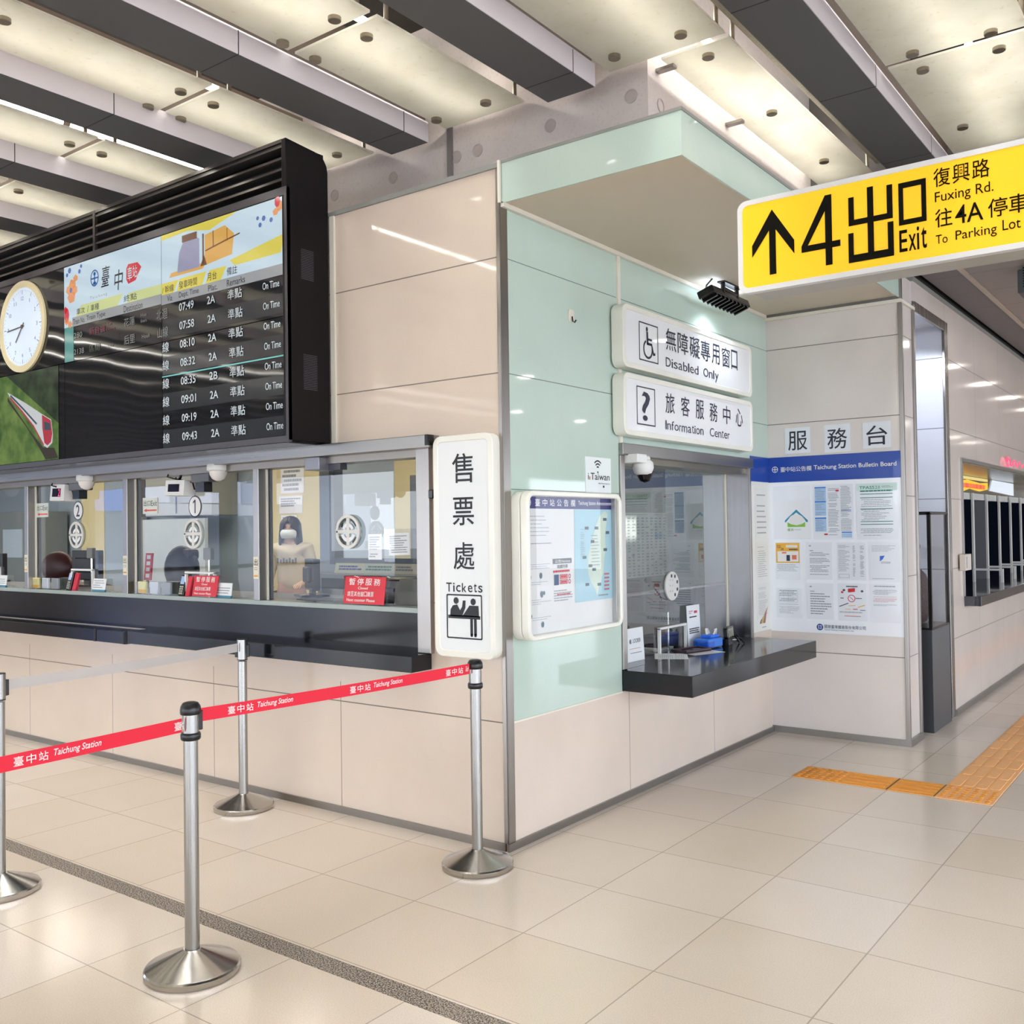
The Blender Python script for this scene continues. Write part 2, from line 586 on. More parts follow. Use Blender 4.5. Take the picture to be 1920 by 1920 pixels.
# ------------------------------------------------------------------ concrete wall above the ticket office
t = NT('fair_faced_concrete')
c1 = t.mix(t.ramp(t.noise(1.6, 6), 0.3, 0.7), lin('#bbb0ac'), lin('#cfc6c2'))
c1 = t.mix(t.math('MULTIPLY', t.ramp(t.noise(60, 2), 0.55, 0.75), 0.25), c1, lin('#8d8480'))
t.l(c1, t.b.inputs['Base Color'])
t.b.inputs['Roughness'].default_value = 0.75
CONC = t.m
b = MB()
b.box(-12, 0.16, 0.62, 0.9, 3.24, 4.45)
b.box(0.16, 0.46, 0.62, 2.92, 3.24, 4.45)
wk = struct(b.build('wall_concrete', CONC))
HOLE = pm('concrete_plug', '#b0a5a0', 0.8)
fr = FA(0.62)
for x, z in ((0.365, 3.66), (-0.125, 3.64), (-0.62, 3.63), (-0.775, 3.63), (-1.27, 3.625), (-1.78, 3.63)):
    b = MB(fr); b.ring(ell(x, z, 0.036, 0.036), ell(x, z, 0.030, 0.030), 0, 0.005)
    b.poly(ell(x, z, 0.030, 0.030), 0.0015)
    b.build('tie_hole', HOLE, wk)
MB(FB(0.46)).ring(ell(0.75, 3.63, 0.036, 0.036), ell(0.75, 3.63, 0.03, 0.03), 0, 0.005).build('tie_hole', HOLE, wk)
MB().box(-0.835, -0.80, 0.605, 0.625, 3.23, 4.1).build('joint_strip', pm('grey_joint', '#716b6c', 0.6), wk)

# ------------------------------------------------------------------ ceiling of the hall
VOID = pm('dark_void_slab', '#241d19', 0.9, var=0.15)
ce = struct(MB().box(-30, 12, -14, 3.0, 4.45, 4.6).build('ceiling', VOID))
struct(MB().box(0.46, 12, 2.92, 3.02, 3.262, 4.45).build('ceiling_drop', pm('drop_panel', '#5b5755', 0.6)))
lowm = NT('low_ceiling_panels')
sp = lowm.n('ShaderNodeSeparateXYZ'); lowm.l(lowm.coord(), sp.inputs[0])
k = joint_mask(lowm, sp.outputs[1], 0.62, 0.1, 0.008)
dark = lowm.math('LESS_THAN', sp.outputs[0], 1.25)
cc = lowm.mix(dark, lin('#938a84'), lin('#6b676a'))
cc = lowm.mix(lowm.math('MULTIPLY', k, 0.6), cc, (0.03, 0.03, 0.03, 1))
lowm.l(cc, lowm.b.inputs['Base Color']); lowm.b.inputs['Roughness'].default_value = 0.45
MB().box(0.80, 0.955, 3.45, 27, 3.236, 3.42).build('shadow_gap', pm('shadow_black', '#0a0a0a', 0.8), wr)
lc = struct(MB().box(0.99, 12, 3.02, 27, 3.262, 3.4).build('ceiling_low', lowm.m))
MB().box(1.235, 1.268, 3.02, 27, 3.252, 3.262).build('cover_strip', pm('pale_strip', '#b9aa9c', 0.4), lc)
MB().box(0.94, 1.0, 3.02, 27, 3.38, 3.42).build('shadow_gap', pm('shadow_black', '#0a0a0a', 0.8), lc)

RAIL = pm('brown_rail', '#43362d', 0.7, 0.0)
BEAMD = pm('charcoal_panel', '#545558', 0.5, var=0.05, scale=2)
BEAMS = pm('pale_lilac_side', '#cfc8ce', 0.5, var=0.04, scale=3)
JNT = pm('panel_joint', '#2c2d2f', 0.7)
tf = NT('frosted_glass')
tf.t.nodes.remove(tf.b)
df = tf.n('ShaderNodeBsdfDiffuse'); tl = tf.n('ShaderNodeBsdfTranslucent'); mx = tf.n('ShaderNodeMixShader')
gl = tf.n('ShaderNodeBsdfGlossy'); gl.inputs['Roughness'].default_value = 0.15; mx2 = tf.n('ShaderNodeMixShader')
dirt = tf.ramp(tf.noise(5.0, 6), 0.42, 0.72)
dirt2 = tf.ramp(tf.noise(22.0, 3), 0.62, 0.72)
dd = tf.math('ADD', tf.math('MULTIPLY', dirt, 0.16), tf.math('MULTIPLY', dirt2, 0.18))
tcol = tf.mix(dd, lin('#faf8f0'), lin('#b3a98c'))
tf.l(tcol, tl.inputs[0]); tf.l(tf.mix(dd, lin('#e9eae2'), lin('#b5ae9a')), df.inputs[0])
mx.inputs[0].default_value = 0.62
tf.l(df.outputs[0], mx.inputs[1]); tf.l(tl.outputs[0], mx.inputs[2])
mx2.inputs[0].default_value = 0.04
tf.l(mx.outputs[0], mx2.inputs[1]); tf.l(gl.outputs[0], mx2.inputs[2])
tf.l(mx2.outputs[0], tf.out.inputs[0])
FROST = tf.m
GEDGE = pm('glass_edge', '#b9c4b4', 0.2)
BOLT = pm('bolt_steel', '#8a8172', 0.35, 0.7, 0.05)
TUBEM = emit('lit_tube', '#fffaf0', TUBE)
RAILG = pm('galvanized_rail', '#a9a295', 0.5, 0.4, 0.25, 60)

# beams: x of the right edge of each dark underside
beams = [(2.46, -13.6, 2.92), (1.35, -13.6, 2.92), (0.245, -13.6, 0.475), (-0.86, -13.6, 0.475), (-1.885, -13.6, 0.475), (-2.93, -13.6, 0.475), (-3.98, -13.6, 0.475), (-5.03, -13.6, 0.475), (-6.08, -13.6, 0.475), (-7.13, -13.6, 0.475)]
blab = ['dark grey ceiling beam over the passage, off to the right beyond the yellow sign',
        'dark grey ceiling beam running on past the canopy and behind the yellow exit sign',
        'dark grey ceiling beam whose blunt end meets the concrete just above the canopy corner',
        'dark grey ceiling beam whose blunt end meets the concrete above the upper tiled wall',
        'dark grey ceiling beam passing out of sight just over the corner of the departure board',
        'dark grey ceiling beam second from the departure board corner, lit tubes beside it',
        'dark grey ceiling beam third from the corner of the departure board',
        'dark grey ceiling beam fourth from the corner of the departure board',
        'dark grey ceiling beam far along the ticket hall', 'dark grey ceiling beam at the far end of the ticket hall']
for (xr, y0, y1), lb in zip(beams, blab):
    g = thing('ceiling_beam', lb, 'beam', (xr - 0.14, y1, 3.69), 'ceiling beams of the hall')
    MB().box(xr - 0.285, xr - 0.004, y0, y1, 3.69, 3.70).build('soffit', BEAMD, g)
    b = MB()
    b.box(xr - 0.004, xr, y0, y1, 3.69, 3.805); b.box(xr - 0.285, xr - 0.281, y0, y1, 3.70, 3.805); b.box(xr - 0.281, xr - 0.004, y1 - 0.004, y1, 3.70, 3.805)
    b.build('side_panel', BEAMS, g)
    MB().box(xr - 0.275, xr - 0.012, y0, y1 - 0.01, 3.80, 4.1).build('upper_web', RAIL, g)
    b = MB()
    y = y1 - (0.20 if y1 < 1 else 0.47)
    while y > -4.5:
        b.box(xr - 0.285, xr + 0.0008, y - 0.0025, y + 0.0025, 3.6892, 3.80); y -= 1.1
    b.build('panel_joint', JNT, g)

FARP = MB()
def bay(x0, x1, joints, yend, bolts, rail, k, clip=()):
    """frosted panes between two beams, with bolts, hangers, the tube above and the hanger rail beside"""
    ys = [yend] + list(joints) + [-9.5, -13.6]
    names = ('ending at the wall', 'next out from the wall', 'third out from the wall', 'fourth out from the wall', 'fifth out from the wall', 'sixth out from the wall', 'seventh', 'eighth', 'ninth')
    for i in range(len(ys) - 1):
        a, c = ys[i + 1] + 0.022, ys[i] - 0.022
        if i == 0: c = yend
        xl = x0
        if k == 1 and i == 0: xl = 0.53
        if ys[i] < -2.6:
            FARP.box(xl, x1, a, c, 3.80, 3.812); continue
        g = thing('ceiling_pane', 'frosted ceiling pane, %s, %s' % (k_names[k], names[min(i, 8)]), 'ceiling panel', ((xl + x1) / 2, (a + c) / 2, 3.8), 'frosted glass ceiling panes')
        MB().box(xl, x1, a, c, 3.80, 3.812).build('pane', FROST, g)
        for bx, by in bolts:
            if a < by < c and xl <= bx <= x1:
                b = MB(); b.lathe(bx, by, [(0.028, 3.782), (0.030, 3.784), (0.030, 3.80)], 20)
                b.build('bolt', BOLT, g, smooth=40)
        for by in (a + 0.07, c - 0.07):
            b = MB(); b.lathe(x1 - 0.012, by, [(0.011, 3.812), (0.011, 3.95)], 10)
            b.build('hanger', BOLT, g, smooth=40)
    g = thing('ceiling_tube', 'fluorescent tube line above the frosted panes, ' + k_names[k], 'lamp', ((x0 + x1) / 2, yend - 2, 3.95), 'fluorescent tubes above the ceiling panes')
    xc = (x0 + x1) / 2 if k != 1 else 0.66
    y = yend - 0.06
    while y > -12.4:
        b = MB(); b.lathe(xc, 3.95, [(0.019, y - 1.1), (0.019, y)], 10, axis=1); b.build('tube', TUBEM, g, smooth=40); y -= 1.16
    tag((MB().box(x1 + 0.045, x1 + 0.10, -13.6, yend - 0.02, 3.95, 4.01) if k != 1 else MB().box(x1 + 0.03, x1 + 0.095, -13.6, yend - 0.02, 3.85, 3.90)).build('hanger_rail', rail), 'steel hanger rail above the gap, ' + k_names[k], 'rail', 'hanger rails above the ceiling')

k_names = {0: 'over the right passage', 1: 'beside the canopy', 2: 'between the two blunt beams', 3: 'above the corner of the departure board',
           4: 'second bay behind the departure board', 5: 'third bay behind the departure board', 6: 'fourth bay behind the departure board',
           7: 'fifth bay behind the departure board', 8: 'sixth bay behind the departure board'}
bay(1.385, 2.02, [1.42, -0.8, -3.0, -5.0], 2.90, [(1.53, 1.334), (1.876, 1.349), (1.526, 1.546), (1.876, 1.547), (1.526, 2.437), (1.876, 2.437), (1.53, 0.4), (1.876, 0.4)], RAIL, 0)
bay(0.265, 0.885, [0.612, -0.54, -1.64, -3.84, -5.4], 2.88, [(0.723, 0.46), (0.37, 0.453), (0.733, 0.734), (0.729, 1.551), (0.713, 2.448), (0.37, -0.43), (0.723, -0.43), (0.37, -0.64), (0.723, -0.64)], RAILG, 1)
lefts = [(-0.83, -0.28, 2), (-2.0, -1.415, 3), (-3.07, -2.49, 4), (-4.13, -3.55, 5), (-5.18, -4.60, 6), (-6.23, -5.65, 7), (-7.28, -6.70, 8)]
for x0, x1, k in lefts:
    xa, xb = (x0 + x1) / 2 - 0.17, (x0 + x1) / 2 + 0.155
    if k == 2: xa, xb = -0.785, -0.434
    if k == 3: xa, xb = -1.88, -1.587
    if k == 4: xa, xb = -2.97, -2.676
    bl = [(x, y) for x in (xa, xb) for y in (0.46, -0.43, -0.63, -1.53, -1.75)]
    bay(x0, x1, [-0.54, -1.64, -2.74, -4.94], 0.60, bl, RAIL, k)
# small glass clips on the concrete beside the long pane
for i, y in enumerate((0.72, 1.55)):
    tag(MB().box(0.462, 0.56, y - 0.02, y + 0.02, 3.785, 3.80).build('glass_clip', STEEL), 'small steel clip holding the long pane to the concrete, ' + ('near the corner' if i == 0 else 'farther from the corner'), 'clip')

# fill lights added in the gaps to brighten the floor, hidden from view
CAN = pm('fill_light_can', '#33302d', 0.5)
for i, x in enumerate((2.10, 0.985, -0.165, -1.27, -2.34, -3.40, -4.45, -5.5)):
    g = thing('gap_fill', 'slim down lamp row in the gap ' + ('over the right passage', 'beside the rail by the canopy', 'nearest the canopy corner', 'above the upper tiled wall', 'first over the departure board', 'second over the departure board', 'third over the departure board', 'fourth over the departure board')[i], 'lamp', (x, -1.5, 4.1), 'down lamps in the ceiling gaps')
    for k, y in enumerate((-0.7, -2.0, -3.3, -4.6, -5.9) + ((1.6,) if i < 2 else ())):
        MB().box(x - .05, x + .05, y - .4, y + .4, 4.16, 4.22).build('housing', CAN, g)
        al = bpy.data.lights.new('gap_fill', 'AREA'); al.shape = 'RECTANGLE'; al.size = .16; al.size_y = 1.1; al.energy = GAP_FILL * (2.4 if i < 2 else 1.0); al.color = (1, .97, .92); al.spread = 1.9
        ao = bpy.data.objects.new('gap_fill_light', al); COL.objects.link(ao); ao.parent = g; ao.location = Vector((x, y, 4.155)) - g.location

b = MB(); b.box(9.5, 9.6, 3.0, 27, 2.6, 3.4)
for k in range(6): b.box(9.5, 9.6, 3.0 + k * 4.4, 4.6 + k * 4.4, 0, 2.6)
struct(b.build('wall_opposite', pm('opposite_wall', '#bdb1a6', 0.4)))
struct(MB().box(0.8, 9.6, 27, 27.1, 0, 3.4).build('wall_passage_end', pm('opposite_wall', '#bdb1a6', 0.4)))
# the same ceiling carried on over the far part of the hall, and the louvred wall over its entrances
fc = sgroup('ceiling_far', (-18, -7, 3.7))
bs = MB(); bp = FARP; bt = MB()
x = -8.18
while x > -29:
    bs.box(x - 0.285, x, -13.6, 0.475, 3.69, 3.80); bp.box(x + 0.04, x + 0.60, -13.6, 0.60, 3.80, 3.812); bt.box(x + 0.30, x + 0.34, -13.0, 0.5, 3.94, 3.98); x -= 1.05
bs.build('soffit', BEAMD, fc); bp.build('pane', FROST, fc); bt.build('tube', TUBEM, fc)
EW = pm('hall_end_wall', '#3a3532', 0.6)
BRZ = pm('bronze_slat', '#8d7a66', 0.35, 0.3)
b = MB()
for xa, xb in ((-30, -28), (-21, -20.4), (-14, -13.4), (-6.4, -5.8), (-0.3, 0.3), (5.2, 5.8), (10.6, 12)):
    b.box(xa, xb, -14, -13.8, 0, 3.0)
b.box(-30, 12, -14, -13.8, 3.0, 4.45)
we = struct(b.build('wall_entrance', EW))
b = MB()
for k in range(4): b.box(-30, 12, -13.8, -13.7, 3.05 + k * .17, 3.14 + k * .17)
b.build('louvre', BRZ, we)
b = MB(); b.box(-30.1, -30, -14, -11, 0, 4.45); b.box(-30.1, -30, -11, 1.2, 3.2, 4.45); b.box(-30.1, -30, -3, 1.2, 0, 3.2)
struct(b.build('wall_far', EW))
struct(MB().box(-30, -14, 0.62, 0.9, 0, 4.45).build('wall_far_side', pm('far_side_wall', '#b7ada4', 0.5)))
# ------------------------------------------------------------------ inside the ticket office
OW_BLUE = pm('blue_grey_office_wall', '#9aa9b4', 0.7, var=0.03, scale=2)
OW_YEL = pm('cream_office_wall', '#d8cda0', 0.7, var=0.03, scale=2)
b = MB()
b.box(-14, -0.12, 3.8, 3.9, 0, 2.95)
wo = struct(b.build('wall_office', OW_BLUE))
MB().box(-6.6, -5.46, 3.79, 3.80, 0, 2.95).build('cream_stripe', OW_YEL, wo)
MB().box(-10.45, -9.86, 3.79, 3.80, 0, 2.95).build('cream_stripe', OW_YEL, wo)
MB().box(-4.32, -2.6, 3.79, 3.80, 0, 2.95).build('cream_stripe', OW_YEL, wo)
struct(MB().box(-14, -0.1, 0.1, 3.9, 2.95, 3.1).build('ceiling_office', pm('office_ceiling', '#d6d4cf', 0.8)))
struct(MB().box(-9.6, -9.5, 0.0, 0.1, 0, 3.2).build('wall_end', OW_BLUE))
struct(MB().box(-14, -13.9, 0.1, 3.9, 0, 3.0).build('wall_office_end', OW_BLUE))
LAMP = emit('office_lamp', '#fff6e6', OFFICE)
for i, x in enumerate((-1.2, -3.4, -5.6, -7.8, -10)):
    g = thing('ceiling_lamp', 'flat square lamp panel in the ticket office ceiling, %s' % ('above the partition', 'above window one', 'above the clerk', 'above window two', 'at the far end')[i], 'lamp', (x, 2.2, 2.94), 'office ceiling lamps')
    MB().ring(rrect(x - .63, x + .63, 1.6, 2.8, .01, 1), rrect(x - .60, x + .60, 1.63, 2.77, .01, 1), 2.93, 2.95).build('frame', WHITE, g)
    MB().box(x - .60, x + .60, 1.63, 2.77, 2.937, 2.945).build('diffuser', LAMP, g)

# inner partition with its own window
b = MB()
b.box(-2.93, -1.17, 1.5, 1.56, 0, 1.265)
b.box(-2.93, -2.78, 1.5, 1.56, 1.265, 2.95)
b.box(-2.78, -1.17, 1.5, 1.56, 2.12, 2.95)
b.box(-1.24, -1.17, 1.5, 1.56, 1.265, 2.12)
wp = struct(b.build('wall_partition', pm('pale_partition', '#a9b6be', 0.6)))
b = MB(FA(1.5)); b.ring([(-2.80, 1.255), (-1.20, 1.255), (-1.20, 2.14), (-2.80, 2.14)], [(-2.745, 1.30), (-1.25, 1.30), (-1.25, 2.09), (-2.745, 2.09)], -0.07, 0.02)
wf = struct(b.build('window_3', pm('grey_window_frame', '#5d6670', 0.4, 0.3)))
MB(FA(1.53)).quad(-2.745, -1.25, 1.30, 2.09).build('pane', CLEAR, wf)
g = thing('office_cabinet', 'tall dark grey cabinet behind the inner office window', 'cabinet', (-3.0, 3.4, 0))
MB().box(-3.46, -2.5, 3.1, 3.75, 0, 2.02).build('body', pm('dark_cabinet', '#5a6068', 0.5), g)
MB().box(-3.0, -2.99, 3.09, 3.1, 0.1, 1.95).build('door_gap', INK, g)
g = thing('wall_shelf', 'long grey shelf under the inner office window', 'shelf', (-2.2, 1.4, 1.16))
MB().box(-2.72, -1.2, 1.22, 1.495, 1.165, 1.195).build('board', pm('shelf_grey', '#8e989c', 0.5), g)
MB().box(-2.68, -2.64, 1.25, 1.49, 0.0, 1.165).build('side_panel', pm('shelf_grey', '#8e989c', 0.5), g)
MB().box(-1.95, -1.91, 1.25, 1.49, 0.0, 1.165).build('side_panel', pm('shelf_grey', '#8e989c', 0.5), g)
CARDS = ('#e7e6c9', '#dfe6cf', '#e9e4cf')
for i, (xa, xb) in enumerate(((-2.62, -2.32), (-2.32, -2.02), (-2.02, -1.74))):
    g = thing('notice_strip', 'cream card strip standing on the office shelf, %s' % ('with the boldest print', 'in the middle of its row', 'at the partition end')[i], 'card', ((xa + xb) / 2, 1.36, 1.196), 'card strips on the office shelf')
    fr = FG(((xa), 1.36, 1.1955), (1, 0.03, 0), (0, 0.25, 1))
    MB(fr).box(0, xb - xa, 0, 0.075, 0, 0.003).build('card', pm('card_%d' % i, CARDS[i], 0.7), g)
    mb = MB(fr); printed(mb, 0.02, xb - xa - 0.02, 0.02, 0.06, 2, 0.0045, 0.6)
    mb.build('print', (BLUEINK, TEALINK, GREYINK)[i], g)

# counter desk running behind the windows
dk = thing('counter_desk', 'long grey desk top running behind the ticket windows', 'desk', (-4, 0.5, 0))
MB().box(-9.4, -0.46, 0.115, 0.75, 1.05, 1.09).build('top', pm('desk_grey', '#7d8288', 0.4), dk)
MB().box(-9.4, -0.46, 0.70, 0.74, 0, 1.05).build('front_panel', pm('desk_dark', '#565b61', 0.5), dk)

# people and things behind the glass ----------------------------------------
def chair(x, y, z, col, lab, h=0.4, wd=0.24, headrest=False):
    g = thing('office_chair', lab, 'chair', (x, y, 0))
    m1 = pm('chair_' + col, col, 0.45, var=0.2)
    b = MB(); b.ball((x, y, z), 1, 20, 12, wd, 0.09, h / 2); b.build('backrest', m1, g, smooth=60)
    if headrest: MB().box(x - .05, x + .16, y - .05, y + .06, z + h * .18, z + h * .43).build('headrest', m1, g, bevel=.03)
    b = MB(); b.ball((x, y + 0.25, z - h * 0.62 - 0.02), 1, 20, 8, wd, 0.26, 0.06); b.build('seat', m1, g, smooth=60)
    MB().tube([(x, y + 0.25, 0.08), (x, y + 0.25, z - h * 0.62)], 0.03).build('post', BLACKM, g, smooth=40)
    b = MB(); b.lathe(x, y + 0.25, [(0.28, 0.0), (0.28, 0.03), (0.05, 0.10)], 10); b.build('base', BLACKM, g)
chair(-5.88, 1.0, 1.21, '#3a0612', 'round dark red chair back behind window two', 0.30, 0.25)
chair(-3.99, 1.0, 1.22, '#0b0b0e', 'black chair back behind window one, near the red board', 0.38, 0.20, True)
def monitor(x, y, z, wd, h, ry, lab):
    g = thing('computer_monitor', lab, 'monitor', (x, y, 1.09))
    fr = FG((x, y, z), (math.cos(ry), math.sin(ry), 0), (0, 0, 1))
    MB(fr).box(-wd / 2, wd / 2, 0, h, -0.03, 0.02).build('casing', pm('monitor_black', '#22252a', 0.4), g, bevel=0.006)
    MB(fr).box(-wd * .3, wd * .3, h * .25, h * .75, 0.02, 0.045).build('rear_cover', pm('monitor_black', '#22252a', 0.4), g, bevel=0.01)
    MB(fr).box(-0.03, 0.03, -(z - 1.09), 0.06, -0.02, 0.01).build('stand', BLACKM, g)
    MB(fr).box(-0.11, 0.11, -(z - 1.09), -(z - 1.09) + 0.015, -0.09, 0.09).build('foot', BLACKM, g)
monitor(-1.99, 0.58, 1.13, 0.22, 0.20, -0.5, 'black monitor seen from behind, before the masked clerk')
monitor(-4.72, 0.62, 1.14, 0.34, 0.24, 0.1, 'black monitor seen from behind, at window two')
monitor(-6.3, 0.62, 1.13, 0.30, 0.22, 0.2, 'black monitor seen from behind, at the far window')
g = thing('gray_locker', 'pale grey wall cabinet high behind window one', 'cabinet', (-7.4, 3.5, 1.6))
MB().box(-8.25, -6.9, 3.4, 3.78, 1.72, 2.5).build('body', pm('pale_cabinet', '#9ba09c', 0.5), g, bevel=0.01)
MB().box(-7.6, -7.58, 3.39, 3.4, 1.75, 2.45).build('door_gap', INK, g)
g = thing('white_partition', 'white low screen behind the chair at window one', 'screen', (-7.3, 3.2, 0))
MB().box(-8.0, -6.75, 3.2, 3.24, 0, 1.68).build('panel', pm('screen_white', '#bfcad0', 0.6), g)
MB().box(-8.03, -8.0, 3.18, 3.26, 0, 1.72).build('post', STEEL, g)
g = thing('door_frame_post', 'dark brown door post behind the exit card of window one', 'post', (-8.7, 3.6, 0))
MB().box(-8.85, -8.7, 3.55, 3.75, 0, 2.6).build('post', pm('brown_post', '#4b423c', 0.6), g)
g = thing('filing_cabinet', 'grey filing cabinet behind window two', 'cabinet', (-10.8, 3.3, 0))
MB().box(-11.9, -10.75, 3.2, 3.75, 0, 1.85).build('body', pm('filing_grey', '#7c8488', 0.5), g, bevel=0.01)
MB().box(-11.5, -10.95, 3.19, 3.2, 1.2, 1.6).build('panel', pm('pale_panel', '#b4c4d4', 0.5), g)
for i, (xa, xb, za, zb) in enumerate(((-6.12, -5.72, 1.95, 2.3), (-6.15, -5.75, 1.72, 1.92), (-6.12, -5.85, 1.55, 1.70))):
    g = thing('wall_notice', 'white notice sheet on the cream office wall, %s' % ('topmost', 'in the middle', 'lowest')[i], 'paper', ((xa + xb) / 2, 3.78, za), 'notices on the cream office wall')
    MB(FA(3.788)).box(xa, xb, za, zb, 0, 0.004).build('sheet', PAPER, g)
    mb = MB(FA(3.784)); printed(mb, xa + .03, xb - .03, za + .02, zb - .02, 6, 0.002); mb.build('print', GREYINK, g)

# ------------------------------------------------------------------ the clerk
def skin(name, verts, edges, radii, mat, parent, sub=2, root=0):
    me = bpy.data.meshes.new(name)
    me.from_pydata([tuple(Vector(v) - parent.location) for v in verts], edges, [])
    o = bpy.data.objects.new(name, me)
    COL.objects.link(o)
    md = o.modifiers.new('s', 'SKIN')
    me.skin_vertices.new() if not me.skin_vertices else None
    for i, r in enumerate(radii):
        sv = me.skin_vertices[0].data[i]
        sv.radius = r if isinstance(r, tuple) else (r, r)
        sv.use_root = (i == root)
    sb = o.modifiers.new('u', 'SUBSURF'); sb.levels = sub; sb.render_levels = sub
    bpy.context.view_layer.update()
    dg = bpy.context.evaluated_depsgraph_get()
    m2 = bpy.data.meshes.new_from_object(o.evaluated_get(dg))
    bpy.data.objects.remove(o)
    m2.polygons.foreach_set('use_smooth', [True] * len(m2.polygons))
    m2.materials.clear(); m2.materials.append(mat)
    o = bpy.data.objects.new(name, m2)
    COL.objects.link(o)
    o.parent = parent
    return o
px, py = -4.84, 2.84
pr = thing('person', 'standing person with long dark hair, white face mask and cream lettered top', 'person', (px, py, 0))
# local axes: forward f (towards the window), side s
fx, fy = 0.55, -0.835
sx_, sy_ = 0.835, 0.55
def P(s, f, z): return (px + s * sx_ + f * fx, py + s * sy_ + f * fy, z)
V = []; E_ = []; Rr = []
def jv(p, r, link=None):
    V.append(p); Rr.append(r)
    if link is not None: E_.append((link, len(V) - 1))
    return len(V) - 1
pel = jv(P(0, 0, 0.93), (0.145, 0.11))
wai = jv(P(0, 0, 1.08), (0.12, 0.09), pel)
che = jv(P(0, 0.01, 1.26), (0.145, 0.10), wai)
shn = jv(P(0, 0, 1.36), (0.10, 0.075), che)
nec = jv(P(0, 0.01, 1.42), 0.05, shn)
hd0 = jv(P(0, 0.02, 1.485), 0.062, nec)
hd1 = jv(P(0, 0.025, 1.545), (0.078, 0.088), hd0)
hd2 = jv(P(0, 0.015, 1.605), (0.07, 0.08), hd1)
for sd in (-1, 1):
    sh = jv(P(sd * 0.155, 0, 1.345), 0.058, shn)
    el = jv(P(sd * 0.215, -0.01, 1.09), 0.042, sh)
    wr_ = jv(P(sd * 0.17, 0.19, 1.0), 0.029, el)
    pa = jv(P(sd * 0.15, 0.25, 0.99), (0.038, 0.018), wr_)
    for kf, (ds, ln) in enumerate(((-0.027, 0.060), (-0.009, 0.070), (0.009, 0.066), (0.027, 0.052))):
        a1 = jv(P(sd * 0.15 + ds, 0.285, 0.987), 0.009, pa)
        a2 = jv(P(sd * 0.15 + ds, 0.285 + ln * .55, 0.978), 0.008, a1)
        jv(P(sd * 0.15 + ds, 0.285 + ln, 0.955), 0.007, a2)
    th = jv(P(sd * 0.15 - sd * 0.045, 0.235, 0.985), 0.010, pa)
    jv(P(sd * 0.15 - sd * 0.055, 0.275, 0.972), 0.008, th)
    hp = jv(P(sd * 0.085, 0, 0.86), 0.09, pel)
    kn = jv(P(sd * 0.095, 0.01, 0.48), 0.058, hp)
    an = jv(P(sd * 0.10, -0.01, 0.08), 0.036, kn)
    to = jv(P(sd * 0.11, 0.13, 0.035), 0.033, an)
SKIN = pm('skin', '#d9b09a', 0.55, var=0.03)
skin('body', V, E_, Rr, SKIN, pr)
b = MB()
for sd in (-1, 1):
    c = P(sd * 0.03, 0.102, 1.555); b.ball(c, 0.009, 10, 6)
b.build('eye', INK, pr, smooth=60)
b = MB(); b.ball(P(0, 0.112, 1.528), 1, 10, 8, 0.013, 0.013, 0.022)
for sd in (-1, 1): b.ball(P(sd * 0.08, 0.02, 1.535), 1, 8, 8, 0.014, 0.014, 0.03)
b.build('nose_and_ear', SKIN, pr, smooth=60)
# mask
mv = []; mf = []
for i in range(7):
    for k in range(11):
        a = math.radians(-75 + 150 * k / 10)
        z = 1.442 + 0.088 * i / 6
        r = 0.094 + 0.026 * math.sin(PI * i / 6) * math.cos(a) + 0.012 * math.cos(a)
        mv.append(P(r * math.sin(a) * 0.92, 0.02 + r * math.cos(a), z))
for i in range(6):
    for k in range(10):
        mf.append((i * 11 + k, i * 11 + k + 1, (i + 1) * 11 + k + 1, (i + 1) * 11 + k))
o = MB().add(mv, mf).build('face_mask', pm('mask_white', '#e3ebea', 0.8), pr, smooth=60)
sm = o.modifiers.new('t', 'SOLIDIFY'); sm.thickness = 0.003
# hair: cap plus long falls at both sides and the back
HAIR = pm('dark_hair', '#231a1d', 0.45, var=0.3, scale=60)
hv = []; hf = []
n = 30
rows = 12
for i in range(rows + 1):
    for k in range(n + 1):
        a = math.radians(48 + 264 * k / n)
        if i <= 5:
            t_ = i / 5 * PI / 2
            r = 0.104 * math.sin(t_) + 0.004; z = 1.555 + 0.112 * math.cos(t_)
        else:
            q = (i - 5) / (rows - 5)
            r = 0.106 + 0.012 * math.sin(q * 3); z = 1.555 - 0.30 * q
        if i <= 3: a = math.radians(360 * k / n)
        elif i <= 5: a = math.radians(20 + 320 * k / n)
        ff = 0.015 + r * math.cos(a) * 1.05; ss = r * math.sin(a)
        hv.append(P(ss, ff, z))
for i in range(rows):
    for k in range(n):
        hf.append((i * (n + 1) + k, i * (n + 1) + k + 1, (i + 1) * (n + 1) + k + 1, (i + 1) * (n + 1) + k))
o = MB().add(hv, hf).build('hair', HAIR, pr, smooth=70)
sm = o.modifiers.new('t', 'SOLIDIFY'); sm.thickness = 0.016; sm.offset = 1
